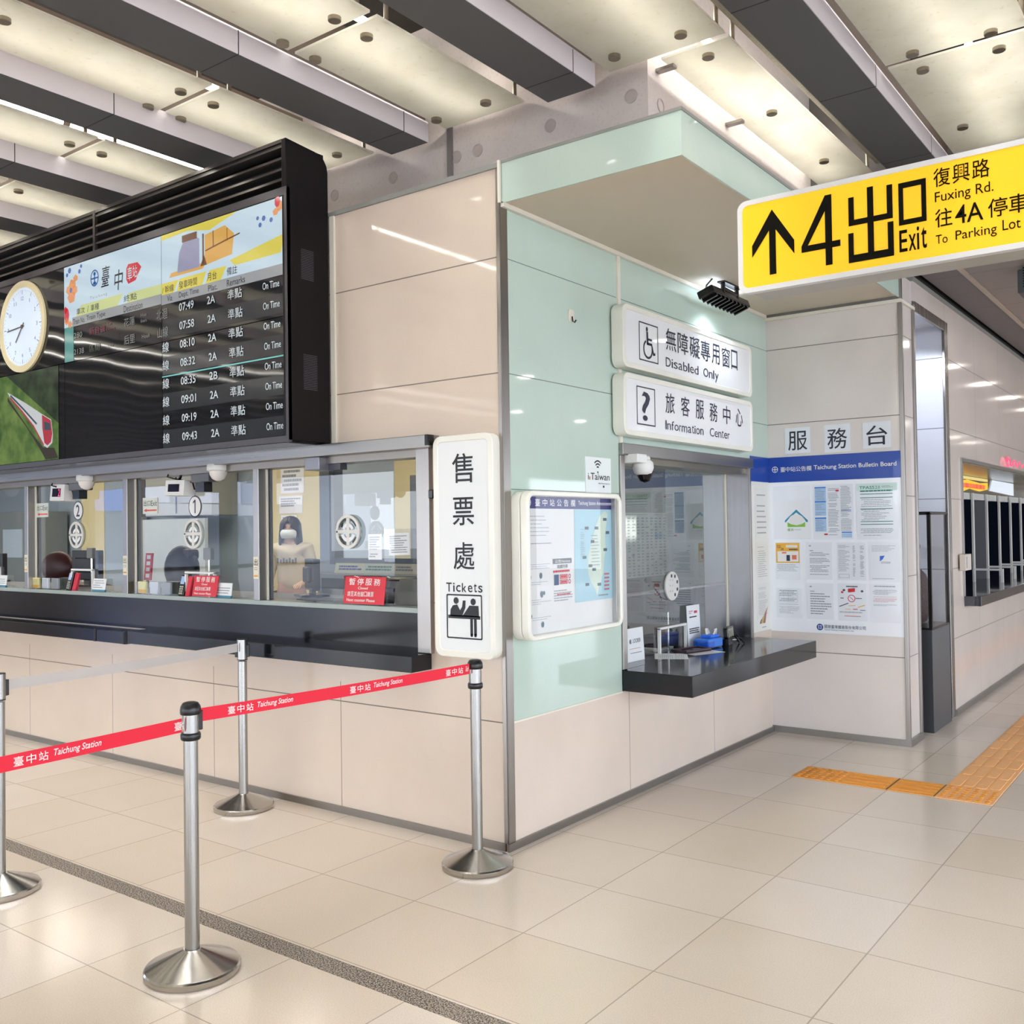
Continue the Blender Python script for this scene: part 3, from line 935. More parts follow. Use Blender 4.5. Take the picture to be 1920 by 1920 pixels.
# hooded top and trousers
tv = [P(0, 0, 0.88), P(0, 0, 1.08), P(0, 0.01, 1.26), P(0, 0, 1.37), P(0, 0.005, 1.415)]
te = [(0, 1), (1, 2), (2, 3), (3, 4)]
tr_ = [(0.175, 0.135), (0.165, 0.125), (0.175, 0.13), (0.125, 0.10), (0.085, 0.08)]
for sd in (-1, 1):
    b0 = len(tv)
    tv += [P(sd * 0.165, 0, 1.335), P(sd * 0.225, -0.01, 1.09), P(sd * 0.18, 0.17, 1.01)]
    te += [(3, b0), (b0, b0 + 1), (b0 + 1, b0 + 2)]
    tr_ += [0.078, 0.06, 0.042]
skin('hooded_top', tv, te, tr_, pm('cream_cloth', '#d8cdb4', 0.85, var=0.05), pr)
fr = FG(P(0, 0.152, 1.22), (sx_, sy_, 0), (0, 0, 1))
b = MB(fr)
for i in range(7): b.quad(-0.10 + i * .03, -0.083 + i * .03, -0.02, 0.03 - .015 * (i % 2))
b.build('print', pm('grey_letters', '#5a5a60', 0.7), pr)
lv = [P(0, 0, 0.93)]; le = []; lr = [(0.16, 0.125)]
for sd in (-1, 1):
    b0 = len(lv)
    lv += [P(sd * 0.088, 0, 0.84), P(sd * 0.097, 0.01, 0.48), P(sd * 0.10, -0.01, 0.11)]
    le += [(0, b0), (b0, b0 + 1), (b0 + 1, b0 + 2)]; lr += [0.105, 0.078, 0.065]
skin('trousers', lv, le, lr, pm('dark_trousers', '#2b2d36', 0.8), pr)

# inside the information window
b = MB()
b.box(-1.15, -1.1, 0.82, 3.7, 0, 2.95)
wi = struct(b.build('wall_information_room', pm('information_room_wall', '#8f928c', 0.7)))
MB().box(-1.15, -0.12, 0.78, 0.82, 0, 2.95).build('side_wall', pm('information_room_wall', '#8f928c', 0.7), wi)
g = thing('low_screen', 'dark grey low screen behind the information window', 'screen', (-0.6, 2.6, 0))
MB().box(-0.56, -0.52, 0.85, 3.75, 0.0, 1.04).build('panel', pm('screen_dark', '#565a60', 0.6), g)
MB().box(-0.57, -0.51, 0.85, 3.75, 1.04, 1.055).build('rail', STEEL, g)
g = thing('timetable_sheet', 'large printed timetable hung behind the information window', 'timetable', (-1.09, 3.2, 1.1))
MB(FB(-1.098)).box(2.78, 3.72, 1.10, 1.62, 0, 0.004).build('sheet', pm('aged_paper', '#c9ccc4', 0.8), g)
mb = MB(FB(-1.094))
for c in range(12):
    for r_ in range(20):
        if random.random() < 0.85:
            u = 2.82 + c * 0.074; v = 1.58 - r_ * 0.024
            mb.quad(u, u + random.uniform(0.03, 0.05), v - 0.011, v, 0.0012)
mb.build('print', GREYINK, g)
g = thing('pinned_notice', 'pinkish notice pinned behind the information window near its left post', 'paper', (-1.09, 2.6, 1.4))
MB(FB(-1.098)).box(2.62, 2.76, 1.5, 1.72, 0, 0.004).build('sheet', pm('pink_paper', '#a77f86', 0.8), g)
mb = MB(FB(-1.093)); printed(mb, 2.64, 2.74, 1.52, 1.70, 12, 0.001); mb.build('print', PAPER, g)
# ------------------------------------------------------------------ ticket counter
g = thing('ticket_counter', 'long black granite counter with a ledge under the ticket windows', 'counter', (-4.9, 0, 0.8))
MB().box(-9.4, -0.532, -0.004, 0.098, 0.89, 1.085).build('upright_slab', BLACKG, g)
b = MB(); b.box(-2.9, -0.462, -0.15, 0.0, 0.812, 0.892); b.box(-9.4, -2.912, -0.15, 0.0, 0.805, 0.885)
b.build('ledge', BLACKG, g, bevel=0.003)
MB().box(-9.4, -0.532, -0.008, 0.112, 1.086, 1.112).build('sill', pm('greenish_sill', '#9aa4a0', 0.2), g, bevel=0.002)
HB = pm('bracket_steel', '#0e0f12', 0.3, 0.5)
for x in (-2.93, -3.27):
    MB().box(x - 0.012, x + 0.012, -0.153, -0.149, 0.805, 0.885).build('seam_plate', HB, g)

# ------------------------------------------------------------------ ticket window frame
w1 = sgroup('window_1', (-4.9, 0.05, 1.1))
MB().box(-9.4, -0.395, -0.085, 0.02, 1.905, 1.968).build('head_rail', STEELX, w1, bevel=0.003)
MB().box(-9.4, -0.53, -0.02, 0.10, 1.868, 1.905).build('inner_head', pm('dim_steel', '#8d8780', 0.3, 0.8), w1)
MB().box(-0.53, -0.442, -0.028, 0.10, 0.893, 1.925).build('end_post', STEEL, w1, bevel=0.003)
MB().box(-0.412, -0.394, -0.089, -0.04, 1.915, 1.968).build('end_cap', BLACKM, w1)
MULL = [-1.78, -3.125, -4.43, -5.74, -7.05, -8.36]
for x in MULL:
    MB().box(x - 0.038, x + 0.012, -0.012, 0.045, 1.112, 1.88).build('mullion', STEEL, w1, bevel=0.002)
    MB().box(x + 0.012, x + 0.022, 0.042, 0.052, 1.112, 1.87).build('seal', CREAM, w1)
    MB().box(x - 0.03, x + 0.02, 0.060, 0.085, 1.112, 1.87).build('inner_post', pm('grey_window_frame', '#5d6670', 0.4, 0.3), w1)
xs = [-0.53] + MULL
for i in range(len(xs) - 1):
    hi, lo = xs[i] - (0.038 if i else 0), xs[i + 1] + 0.012
    MB(FA(0.055)).quad(lo, hi, 1.112, 1.872).build('pane', CLEAR, w1)

# ------------------------------------------------------------------ speaker discs, numbers and cards on the glass
DISC = pm('pale_speaker', '#d9d7d2', 0.35)
SLOT = pm('slot_dark', '#3a3a3e', 0.5)
def disc(x, z, r, y, lab, mat=DISC):
    g = thing('speaker_disc', lab, 'speaker disc', (x, y, z), 'speaking discs in the ticket windows')
    fr = FA(y)
    MB(fr).poly(ell(x, z, r, r, 40), 0.0, 0.012).build('plate', glass('disc_glass', (0.75, 0.78, 0.76, 1)), g)
    b = MB(fr); b.ring(ell(x, z, r, r, 40), ell(x, z, r * .82, r * .82, 40), 0.012, 0.022); b.box(x - r * .95, x + r * .95, z - r * .10, z + r * .10, 0.012, 0.020); b.box(x - r * .12, x + r * .12, z - r * .8, z + r * .8, 0.012, 0.019)
    b.build('grille_bars', mat, g)
    b = MB(fr); b.poly(ell(x, z, r * .5, r * .5, 32, 20, 160) + ell(x, z, r * .3, r * .3, 32, 160, 20), 0.0185)
    b.poly(ell(x, z + r * .02, r * .62, r * .62, 32, 200, 340) + ell(x, z + r * .02, r * .4, r * .4, 32, 340, 200), 0.0185)
    b.build('lens', PAPER, g)
    b = MB(fr)
    for a0, a1 in ((100, 160), (25, 70), (200, 250), (300, 335)):
        b.poly(ell(x, z, r * .80, r * .80, 10, a0, a1) + ell(x, z, r * .68, r * .68, 10, a1, a0), 0.0188)
    b.box(x - r * .93, x - r * .82, z - r * .05, z + r * .05, 0.02, 0.024)
    b.build('slot', SLOT, g)
disc(-1.083, 1.50, 0.092, 0.053, 'round slotted speaking disc in the window with the masked clerk')
disc(-2.461, 1.50, 0.093, 0.053, 'round slotted speaking disc under the number 1')
disc(-3.829, 1.504, 0.094, 0.053, 'round slotted speaking disc under the number 2')
for x, z, s, lab in ((-2.464, 1.671, '1', 'oval white number 1 sticker on the glass'), (-3.833, 1.676, '2', 'oval white number 2 sticker on the glass')):
    g = thing('number_sticker', lab, 'sticker', (x, 0.053, z), 'window number stickers')
    fr = FA(0.0535)
    MB(fr).poly(ell(x, z, 0.066, 0.068, 32), 0.0, 0.002).build('rim', pm('navy_rim', '#252a48', 0.5), g)
    MB(fr).poly(ell(x, z, 0.059, 0.061, 32), 0.0025).build('face', WHITE, g)
    b = MB(fr)
    if s == '1': b.quad(x - .001, x + .009, z - .042, z + .042, .0035); b.poly([(x - .001, z + .042), (x - .001, z + .028), (x - .018, z + .018), (x - .018, z + .027)], .0035)
    else: b.text(s, x - 0.024, x + 0.024, z - 0.042, z + 0.042, 0.0035, 0.01)
    b.build('lettering', pm('navy_rim', '#252a48', 0.5), g)
# speaking posts below the discs (microphone box on a stalk)
for x, n in ((-2.44, 'number 1'), (-3.81, 'number 2')):
    g = thing('intercom', 'grey intercom box on a thin stalk behind the disc under %s' % n, 'intercom', (x, 0.13, 1.09), 'intercom boxes behind the glass')
    MB().box(x - 0.055, x + 0.02, 0.13, 0.16, 1.335, 1.41).build('box', pm('intercom_grey', '#80827f', 0.4), g, bevel=0.004)
    MB().tube([(x - 0.01, 0.145, 1.09), (x - 0.01, 0.145, 1.34)], 0.008).build('stalk', CHROME, g, smooth=40)
# exit cards
for x0, x1, z0, z1, n in ((-3.03, -2.865, 1.636, 1.741, 'one'), (-4.41, -4.245, 1.639, 1.743, 'two')):
    g = thing('exit_card', 'handwritten white exit card with red arrow taped on ticket window %s' % n, 'card', ((x0 + x1) / 2, 0.052, z0), 'handwritten exit cards')
    fr = FA(0.0535)
    MB(fr).box(x0, x1, z0, z1, 0, 0.003).build('card', pm('card_white', '#dfe3dc', 0.6), g)
    b = MB(fr); w_ = x1 - x0
    b.text('出', x0 + .012, x0 + .045, z0 + .05, z0 + .088, 0.004); b.text('口', x0 + .056, x0 + .09, z0 + .052, z0 + .083, 0.004); b.text('Exit', x0 + .097, x1 - .004, z0 + .05, z0 + .085, 0.004)
    b.build('lettering', pm('pen_green', '#22443a', 0.6), g)
    MB(fr).poly([(x0 + .012, z0 + .022), (x0 + .045, z0 + .034), (x0 + .045, z0 + .027), (x1 - .006, z0 + .027), (x1 - .006, z0 + .017), (x0 + .045, z0 + .017), (x0 + .045, z0 + .010)], 0.004).build('arrow', pm('arrow_red', '#e0604e', 0.6), g)
for x, n in ((-1.79, 'clerk\'s window and window one'), (-3.135, 'windows one and two'), (-4.44, 'window two and the far window')):
    g = thing('exit_sticker', 'narrow upright exit sticker on the steel post between %s' % n, 'sticker', (x, -0.014, 1.24), 'narrow exit stickers on the window posts')
    fr = FA(-0.0125)
    MB(fr).box(x - 0.026, x + 0.018, 1.235, 1.362, 0, 0.0015).build('label', pm('label_cream', '#e3decb', 0.6), g)
    b = MB(fr); b.text('出', x - .02, x + .012, 1.312, 1.350, 0.0025); b.text('口', x - .014, x + .008, 1.285, 1.302, 0.0025)
    b.build('lettering', INK, g)
    MB(fr).quad(x - .02, x + .012, 1.247, 1.257, 0.0025).build('arrow', pm('arrow_orange', '#e49a3c', 0.6), g)

# ------------------------------------------------------------------ devices under the head rail
def qbox(x0, x1, z0, z1, y, lab, lit):
    g = thing('queue_display', lab, 'display', ((x0 + x1) / 2, y, z1 + 0.05), 'small queue number displays')
    fr = FG((x0, y, z0), (1, -0.03, -0.03), (0.05, 0.06, 1))
    w_, h = x1 - x0, z1 - z0
    MB(fr).box(0, w_, 0, h, -0.09, 0).build('casing', WHITE, g, bevel=0.004)
    MB(fr).quad(w_ * .18, w_ * .78, h * .24, h * .74, 0.002).build('screen', pm('dark_screen', '#15122a', 0.15), g)
    if lit:
        b = MB(fr); b.text('2', w_ * .62, w_ * .76, h * .27, h * .72, 0.004, 0.02)
        b.build('lettering', emit('led_pink', '#ff4a86', 1.3), g)
    MB().tube([((x0 + x1) / 2, y + .04, z1), ((x0 + x1) / 2 + .02, y + .04, 1.875)], 0.009).build('bracket', BLACKM, g)
    b = MB(); b.tube([(x0 + .03, y + .02, 1.90), (x0 + .05, y - .01, 1.86), (x0 + .09, y, 1.85), (x0 + .12, y + .03, 1.84), (x1 + .02, y + .05, 1.82), (x1 + .04, y + .05, 1.775)], 0.005, 6); b.build('cable', BLACKM, g, smooth=40)
qbox(-2.68, -2.475, 1.745, 1.842, -0.02, 'white queue display box with a blank screen over window one', False)
qbox(-4.09, -3.89, 1.752, 1.872, -0.02, 'white queue display box with a pink digit over window two', True)
def dome(x, z, lab):
    g = thing('dome_camera', lab, 'camera', (x, -0.03, z + 0.06), 'white dome cameras under the head rail')
    b = MB(); b.lathe(x, -0.03, [(0.062, z + 0.05), (0.066, z + 0.045), (0.066, z + 0.015), (0.055, z + 0.008)], 28); b.build('housing', WHITE, g, smooth=40)
    b = MB(); b.lathe(x, -0.03, [(0.054, z + 0.012), (0.050, z - 0.012), (0.036, z - 0.036), (0.014, z - 0.048), (0.0, z - 0.05)], 28); b.build('dome', pm('dome_white', '#e4dfdc', 0.25), g, smooth=60)
    b = MB(); b.tube([(x - .09, -0.05, z + .10), (x - .06, -0.06, z + .06), (x - .03, -0.06, z + .075), (x, -0.05, z + .09)], 0.005, 6); b.build('cable', BLACKM, g, smooth=40)
dome(-2.115, 1.862, 'white dome camera over window one')
dome(-3.575, 1.862, 'white dome camera over window two')
dome(-4.97, 1.862, 'white dome camera over the far window')
GB = pm('grey_box', '#5b5e66', 0.45)
for x, n in ((-2.30, 'over window one, beside the dome camera'), (-3.72, 'over window two, beside the dome camera')):
    g = thing('sensor_box', 'grey junction box with black drop piece %s' % n, 'junction box', (x, 0.03, 1.85), 'grey boxes under the head rail')
    MB().box(x - 0.09, x + 0.09, -0.03, 0.05, 1.815, 1.868).build('box', GB, g, bevel=0.006)
    MB().box(x - 0.055, x + 0.03, -0.02, 0.04, 1.755, 1.815).build('drop_piece', BLACKM, g)
g = thing('door_closer', 'plain grey steel box under the head rail above the masked clerk', 'box', (-1.2, 0.0, 1.85))
MB().box(-1.305, -1.19, -0.07, 0.05, 1.835, 1.905).build('box', pm('closer_grey', '#8b8c94', 0.35, 0.5), g, bevel=0.004)
MB().box(-1.19, -1.10, 0.0, 0.05, 1.835, 1.905).build('arm', pm('closer_dark', '#4a4c54', 0.4), g)
g = tag(MB().tube([(-0.405, -0.05, 1.93), (-0.40, -0.03, 1.90), (-0.396, -0.012, 1.84), (-0.394, -0.012, 1.78)], 0.005, 6).build('loose_wire', BLACKM, smooth=40), 'thin black wire hanging from the end of the head rail', 'wire')
g = tag(MB().box(-0.42, -0.392, -0.06, -0.012, 1.655, 1.70).build('door_stop', BLACKM, bevel=0.005), 'small black stop on the wall beside the tickets sign', 'stop')

# ------------------------------------------------------------------ things standing on the sill
SZ = 1.1125
def reader(x, lab):
    g = thing('card_reader', lab, 'card reader', (x, 0.02, SZ), 'card readers on the sill')
    fr = FG((x, 0.01, SZ), (1, 0.0, 0), (0, 0.25, 1))
    MB(fr).box(0, 0.055, 0, 0.135, -0.03, 0).build('body', BLACKM, g, bevel=0.006)
    MB(fr).quad(0.008, 0.046, 0.075, 0.125, 0.001).build('screen', emit('reader_screen', '#a9c4f0', 0.8), g)
    b = MB(fr)
    for i in range(3):
        for k in range(4): b.quad(0.009 + i * .013, 0.019 + i * .013, 0.012 + k * .014, 0.022 + k * .014, 0.001)
    b.build('keypad', pm('key_grey', '#a8a79c', 0.5), g)
    MB(fr).box(0.06, 0.105, 0.0, 0.13, -0.035, -0.01).build('side_cover', pm('reader_red', '#c8243c', 0.35), g, bevel=0.006)
reader(-2.595, 'card reader with red side on the sill of window one')
reader(-3.935, 'card reader with red side on the sill of window two')
reader(-5.27, 'card reader with red side on the sill of the far window')
def slotframe(x0, x1, n):
    g = thing('slot_frame', 'white arched passing slot frame in the glass of %s' % n, 'slot frame', ((x0 + x1) / 2, 0.09, SZ), 'passing slot frames')
    fr = FA(0.052)
    b = MB(fr)
    b.box(x0, x0 + .012, SZ, SZ + .135, 0, .02); b.box(x1 - .012, x1, SZ, SZ + .15, 0, .02); b.box(x0, x1, SZ + .14, SZ + .152, 0, .02)
    b.build('frame', WHITE, g, bevel=0.002)
slotframe(-2.55, -2.25, 'window one'); slotframe(-3.90, -3.62, 'window two'); slotframe(-5.23, -4.96, 'the far window')
def notice(x0, x1, h, n):
    g = thing('counter_notice', 'small white notice card on a blue foot at %s' % n, 'card', ((x0 + x1) / 2, 0.05, SZ), 'small white notice cards on the sill')
    fr = FG((x0, 0.02, SZ), (1, 0, 0), (0, 0.12, 1)); w_ = x1 - x0
    MB(fr).box(0, w_, 0, 0.014, -0.01, 0.004).build('foot', pm('foot_teal', '#3f7f95', 0.4), g)
    MB(fr).box(0, w_, 0.014, h, -0.003, 0).build('card', PAPER, g)
    mb = MB(fr); printed(mb, .01, w_ - .01, .022, h - .008, 4, .001, .35); mb.build('print', GREYINK, g)
notice(-2.225, -2.07, 0.09, 'window one'); notice(-3.60, -3.44, 0.09, 'window two'); notice(-4.97, -4.82, 0.09, 'the far window')
ACR = glass('acrylic', (0.96, 0.97, 0.98, 1), 1.0)
PAM = [('amber leaflets', '#e8dfa0'), ('pale leaflets', '#d7dde6'), ('grey leaflets', '#9aa0a6')]
for bx, n in ((-3.06, 'window one'), (-4.43, 'window two')):
    for i in range(3):
        x0 = bx + i * 0.135
        g = thing('leaflet_holder', 'clear acrylic holder with %s on the sill of %s' % (PAM[i][0], n), 'leaflet holder', (x0 + .06, 0.05, SZ), 'leaflet holders on the sill')
        b = MB(); b.box(x0, x0 + .118, 0.004, 0.007, SZ, SZ + .075); b.box(x0, x0 + .118, 0.044, 0.047, SZ, SZ + .085); b.box(x0, x0 + .118, 0.007, 0.044, SZ, SZ + .003)
        b.build('tray', ACR, g)
        MB(FA(0.034)).box(x0 + .012, x0 + .106, SZ + .005, SZ + .08, 0, .012).build('leaflet', pm('leaf%d' % i, PAM[i][1], 0.6), g)
        if i == 0: MB(FA(0.0205)).quad(x0 + .014, x0 + .104, SZ + .008, SZ + .028, 0.0).build('band', YELINK, g)
def closed_sign(x0, x1, z1, lean, lab, full, y):
    g = thing('closed_sign', lab, 'sign', ((x0 + x1) / 2, y, SZ), 'red closed counter signs')
    w_, h = x1 - x0, z1 - SZ
    fr = FG((x0, y, SZ), (1, 0, 0), (lean, 0.14, 1))
    red = pm('sign_red', '#cf2436', 0.4, var=0.02)
    MB(fr).box(0, w_, 0.006, h, -0.004, 0).build('plate', red, g)
    if full:
      fr2 = FG((x0 - .012, y + .048, SZ), (1, 0, 0), (lean, -0.15, 1))
      MB(fr2).box(-.01, w_ * .9, 0.006, h * 1.02, -0.004, 0).build('rear_plate', pm('sign_red_rear', '#8e1526', 0.4), g)
    MB(fr).ring(rrect(-.006, w_ + .022, 0, h + .004, .008, 3), rrect(0.004, w_ + .014, .006, h - .004, .005, 3), -0.006, 0.003).build('stand', ACR, g)
    b = MB(fr)
    ch = '暫停服務'
    for i, c in enumerate(ch):
        u = w_ * (.10 + .205 * i); b.text(c, u, u + w_ * .16, h * .70, h * .94, .001, .02)
    b.text('Closed', w_ * .34, w_ * .58, h * .555, h * .645, .001, .02)
    ch = '請至其他窗口購票'
    for i, c in enumerate(ch):
        u = w_ * (.09 + .082 * i); b.text(c, u, u + w_ * .072, h * .30, h * .475, .001, .02)
    b.text('Next counter Please', w_ * .08, w_ * .78, h * .12, h * .225, .001, .02)
    b.build('lettering', WHITE, g)
closed_sign(-1.09, -0.79, 1.262, 0.02, 'red closed sign standing before the masked clerk\'s window', True, -0.0)
closed_sign(-2.43, -2.19, 1.245, 0.05, 'red closed sign leaning at window one behind a white card', False, 0.0)

# things just behind the glass at the clerk's window
g = thing('taped_sheet', 'white sheet taped on the inside of the clerk\'s window, the narrower one', 'paper', (-0.88, .06, 1.35), 'sheets on the inside of the glass')
MB(FA(0.060)).box(-0.955, -0.855, 1.35, 1.485, 0, .001).build('sheet', PAPER, g)
mb = MB(FA(0.0585)); printed(mb, -.945, -.865, 1.36, 1.475, 9, .001, .4); mb.build('print', GREYINK, g)
g = thing('taped_sheet', 'white sheet in a clear sleeve inside the clerk\'s window, near the end post', 'paper', (-0.72, .06, 1.36), 'sheets on the inside of the glass')
fr = FG((-0.805, .060, 1.372), (1, 0, 0.03), (-0.03, 0, 1))
MB(fr).box(0, .15, 0, .115, 0, .001).build('sheet', PAPER, g)
mb = MB(fr); printed(mb, .01, .135, .01, .105, 8, .002, .4); mb.build('print', GREYINK, g)
MB(FA(0.063)).box(-.84, -.61, 1.34, 1.51, 0, .001).build('sleeve', ACR, g)
g = thing('paper_stack', 'leaning grey printed boards behind the glass near the end post', 'papers', (-0.75, .2, 1.09))
fr = FG((-0.95, .25, 1.0905), (1, 0, 0), (0.05, 0.1, 1))
MB(fr).poly([(0, 0), (.17, 0), (.19, .15), (.03, .15), (0, .10)], 0, .006).build('board', pm('board_grey', '#989b97', 0.7), g)
mb = MB(fr); printed(mb, .03, .16, .03, .12, 6, .0075, .3); mb.build('print', GREYINK, g)
MB(fr).box(.2, .36, 0, .15, -.03, -.024).build('rear_board', pm('board_green', '#a7b5ae', 0.7), g)
g = thing('printer', 'small black ticket printer behind the glass beside the red closed sign', 'printer', (-1.0, .35, 1.09))
MB().box(-1.22, -0.98, 0.32, 0.55, 1.0905, 1.23).build('body', BLACKM, g, bevel=0.01)
MB().box(-1.18, -1.02, 0.315, 0.32, 1.16, 1.18).build('slot', GREYINK, g)
g = thing('keyboard', 'dark keyboard and papers on the desk before the clerk', 'keyboard', (-1.7, .3, 1.09))
MB().box(-1.72, -1.4, 0.22, 0.36, 1.0905, 1.108).build('body', pm('keyboard_dark', '#2a2e38', 0.5), g, bevel=0.004)
b = MB(FF(1.1085))
for i in range(12):
    for k in range(4): b.quad(-1.71 + i * .0255, -1.69 + i * .0255, .235 + k * .03, .257 + k * .03)
b.build('key', pm('key_dark', '#474c58', 0.5), g)
g = tag(MB().box(-4.26, -4.12, 0.13, 0.18, 1.0905, 1.19).build('green_box', pm('deep_green', '#49524a', 0.5), bevel=0.004), 'dull green box behind the glass at window two', 'box')
g = tag(MB().box(-2.9, -2.76, 0.13, 0.18, 1.0905, 1.19).build('green_box', pm('deep_green', '#49524a', 0.5), bevel=0.004), 'dull green box behind the glass at window one', 'box')
g = thing('red_board', 'narrow red board with white marks standing by the black chair of window one', 'board', (-4.05, .8, 1.09))
fr = FG((-4.0, .68, 1.15), (1, 0, 0), (.15, 0, 1))
MB(fr).box(0, .09, 0, .21, 0, .01).build('plate', pm('sign_red', '#cf2436', 0.4), g)
mb = MB(fr)
for i in range(4): mb.quad(.02, .07, .02 + i * .048, .05 + i * .048, .0112)
mb.build('print', PAPER, g)
MB(fr).box(.03, .06, -.06, 0, 0.002, .008).build('stand', BLACKM, g)
# ------------------------------------------------------------------ departure board
DY = -0.305
g = db = thing('departure_board', 'huge black departure board with louvred top and lit timetable', 'departure board', (-3.2, -0.15, 1.97))
# casing: side cheek with a rounded top rear corner, back, bottom, top
side = [(-0.310, 1.975), (-0.02, 1.975), (-0.02, 3.40)] + [(-0.11 + .09 * math.cos(a), 3.44 + .09 * math.sin(a)) for a in [math.radians(x) for x in (0, 22, 45, 67, 90)]] + [(-0.310, 3.545)]
MB(lambda a, b, c: (c, a, b)).poly(side, -1.185, -1.150).build('side_cheek', pm('cheek_black', '#0b080c', 0.4, 0.0, 0.1, spec=0.2), g, bevel=0.004)
b = MB()
b.box(-9.4, -1.185, -0.05, -0.02, 1.98, 3.52); b.box(-9.4, -1.185, -0.30, -0.02, 1.965, 1.985); b.box(-9.4, -1.185, -0.30, -0.02, 3.52, 3.545)
b.build('casing', BLACKM, g)
fr = FA(DY)
BEZ = pm('charcoal_bezel', '#4a474c', 0.35, 0.4)
b = MB(fr)
b.box(-9.4, -1.150, 1.968, 2.0, -0.02, 0.006); b.box(-9.4, -1.150, 3.25, 3.292, -0.02, 0.006); b.box(-1.166, -1.150, 2.0, 3.25, -0.02, 0.006)
b.build('bezel', BEZ, g)
LOUV = pm('louvre_blade', '#55504e', 0.25, 0.7)
for z in (3.335, 3.388, 3.445, 3.508):
    MB().box(-9.4, -1.185, -0.306, -0.24, z - 0.006, z + 0.006).build('louvre', LOUV, g)
MB().box(-9.4, -1.185, -0.20, -0.19, 3.29, 3.53).build('louvre_backing', pm('backing_black', '#08080a', 0.5), g)
for x in (-2.98, -4.8, -6.6): MB().box(x - 0.012, x + 0.012, -0.309, -0.29, 3.29, 3.545).build('divider', LOUV, g)
MB().box(-9.4, -1.185, -0.308, -0.29, 3.528, 3.546).build('top_rail', LOUV, g)
# wavy black screen glass
sg = NT('black_screen_glass')
sg.b.inputs['Base Color'].default_value = (0.006, 0.006, 0.008, 1)
sg.b.inputs['Roughness'].default_value = 0.045
sg.b.inputs['Specular IOR Level'].default_value = 0.75
mp = sg.n('ShaderNodeMapping'); mp.inputs['Scale'].default_value = (1.0, 1, 0.8); sg.l(sg.coord(), mp.inputs['Vector'])
bn = sg.n('ShaderNodeBump'); bn.inputs['Strength'].default_value = 0.09; bn.inputs['Distance'].default_value = 0.05
sg.l(sg.noise(2.0, 1, mp.outputs[0]), bn.inputs['Height']); sg.l(bn.outputs[0], sg.b.inputs['Normal'])
SCR = sg.m
def screen(u0, u1, v0, v1):
    return MB(fr).quad(u0, u1, v0, v1, 0.0).build('screen', SCR, g)
screen(-2.258, -1.168, 2.002, 2.62); screen(-2.258, -1.168, 2.624, 3.248)
screen(-3.344, -2.262, 2.002, 2.62); screen(-3.344, -2.262, 2.624, 3.248)
screen(-4.43, -3.348, 2.624, 3.248); screen(-4.43, -3.42, 2.002, 2.62); screen(-3.416, -3.348, 2.002, 2.62)
screen(-9.3, -4.434, 2.002, 3.248)
E1 = 0.0012
SKY = emit('screen_sky', '#cfe6f4', 0.78)
hb = MB(fr)
hb.quad(-3.344, -2.2615, 2.906, 3.246, E1); hb.quad(-2.2585, -1.170, 2.896, 3.246, E1)
hb.quad(-3.344, -3.245, 2.85, 2.906, E1)
hb.build('header_screen', SKY, g, label='pale blue lit header of the screens')
b = MB(fr); b.quad(-3.245, -2.2615, 2.846, 2.906, E1 * 2); b.quad(-2.2585, -1.17, 2.838, 2.896, E1 * 2)
b.build('caption_band', emit('screen_grey', '#b4b8bb', 0.6), g)
b = MB(fr)
b.poly([(-3.20, 2.906), (-2.72, 2.906), (-2.66, 2.972), (-3.14, 2.972)], E1 * 2)
b.poly([(-2.62, 2.906), (-2.26, 2.906), (-2.26, 2.965), (-2.60, 2.965)], E1 * 2)
b.build('tab_green', emit('screen_lime', '#dfeaa0', 0.7), g)
b = MB(fr)
b.poly([(-2.2585, 2.896), (-2.14, 2.896), (-2.09, 2.962), (-2.2585, 2.962)], E1 * 2)
b.poly([(-2.11, 2.896), (-1.87, 2.896), (-1.83, 2.965), (-2.08, 2.965)], E1 * 2)
b.poly([(-1.84, 2.896), (-1.70, 2.896), (-1.65, 2.965), (-1.80, 2.965)], E1 * 2)
b.poly([(-1.58, 2.955), (-1.20, 2.955), (-1.17, 3.03), (-1.17, 3.05), (-1.62, 2.99)], E1 * 2)
b.poly([(-2.2585, 3.215), (-2.0, 3.226), (-1.80, 3.19), (-1.60, 3.235), (-1.56, 3.246), (-2.2585, 3.246)], E1 * 2)
b.build('tab_yellow', emit('screen_yellow', '#ecdc58', 0.75), g)
b = MB(fr)
b.poly([(-1.84, 3.0), (-1.60, 3.02), (-1.58, 3.13), (-1.66, 3.19), (-1.84, 3.17)], E1 * 3)
b.poly([(-2.18, 2.985), (-1.86, 2.985), (-1.82, 3.02), (-2.16, 3.01)], E1 * 3)
b.build('city_picture', emit('screen_orange', '#f2b95c', 0.7), g)
b = MB(fr)
b.poly([(-2.10, 3.0), (-1.89, 3.0), (-1.89, 3.16), (-1.95, 3.19), (-2.04, 3.17), (-2.08, 3.11)], E1 * 4)
b.build('building_picture', emit('screen_lilac', '#b3b3d4', 0.6), g)
b = MB(fr); b.poly([(-2.05, 3.165), (-1.91, 3.165), (-1.91, 3.205), (-2.05, 3.205)], E1 * 5); b.quad(-1.86, -1.845, 3.01, 3.18, E1 * 5)
b.poly([(-1.88, 3.0), (-1.82, 3.0), (-1.845, 3.06)], E1 * 5)
b.stroke([(-1.83, 3.08), (-1.65, 3.105), (-1.53, 3.12)], 0.008, E1 * 5); b.quad(-1.765, -1.758, 3.09, 3.18, E1 * 5); b.quad(-1.64, -1.635, 3.1, 3.17, E1 * 5)
b.build('bridge_picture', emit('screen_rust', '#8e5a44', 0.5), g)
b = MB(fr)
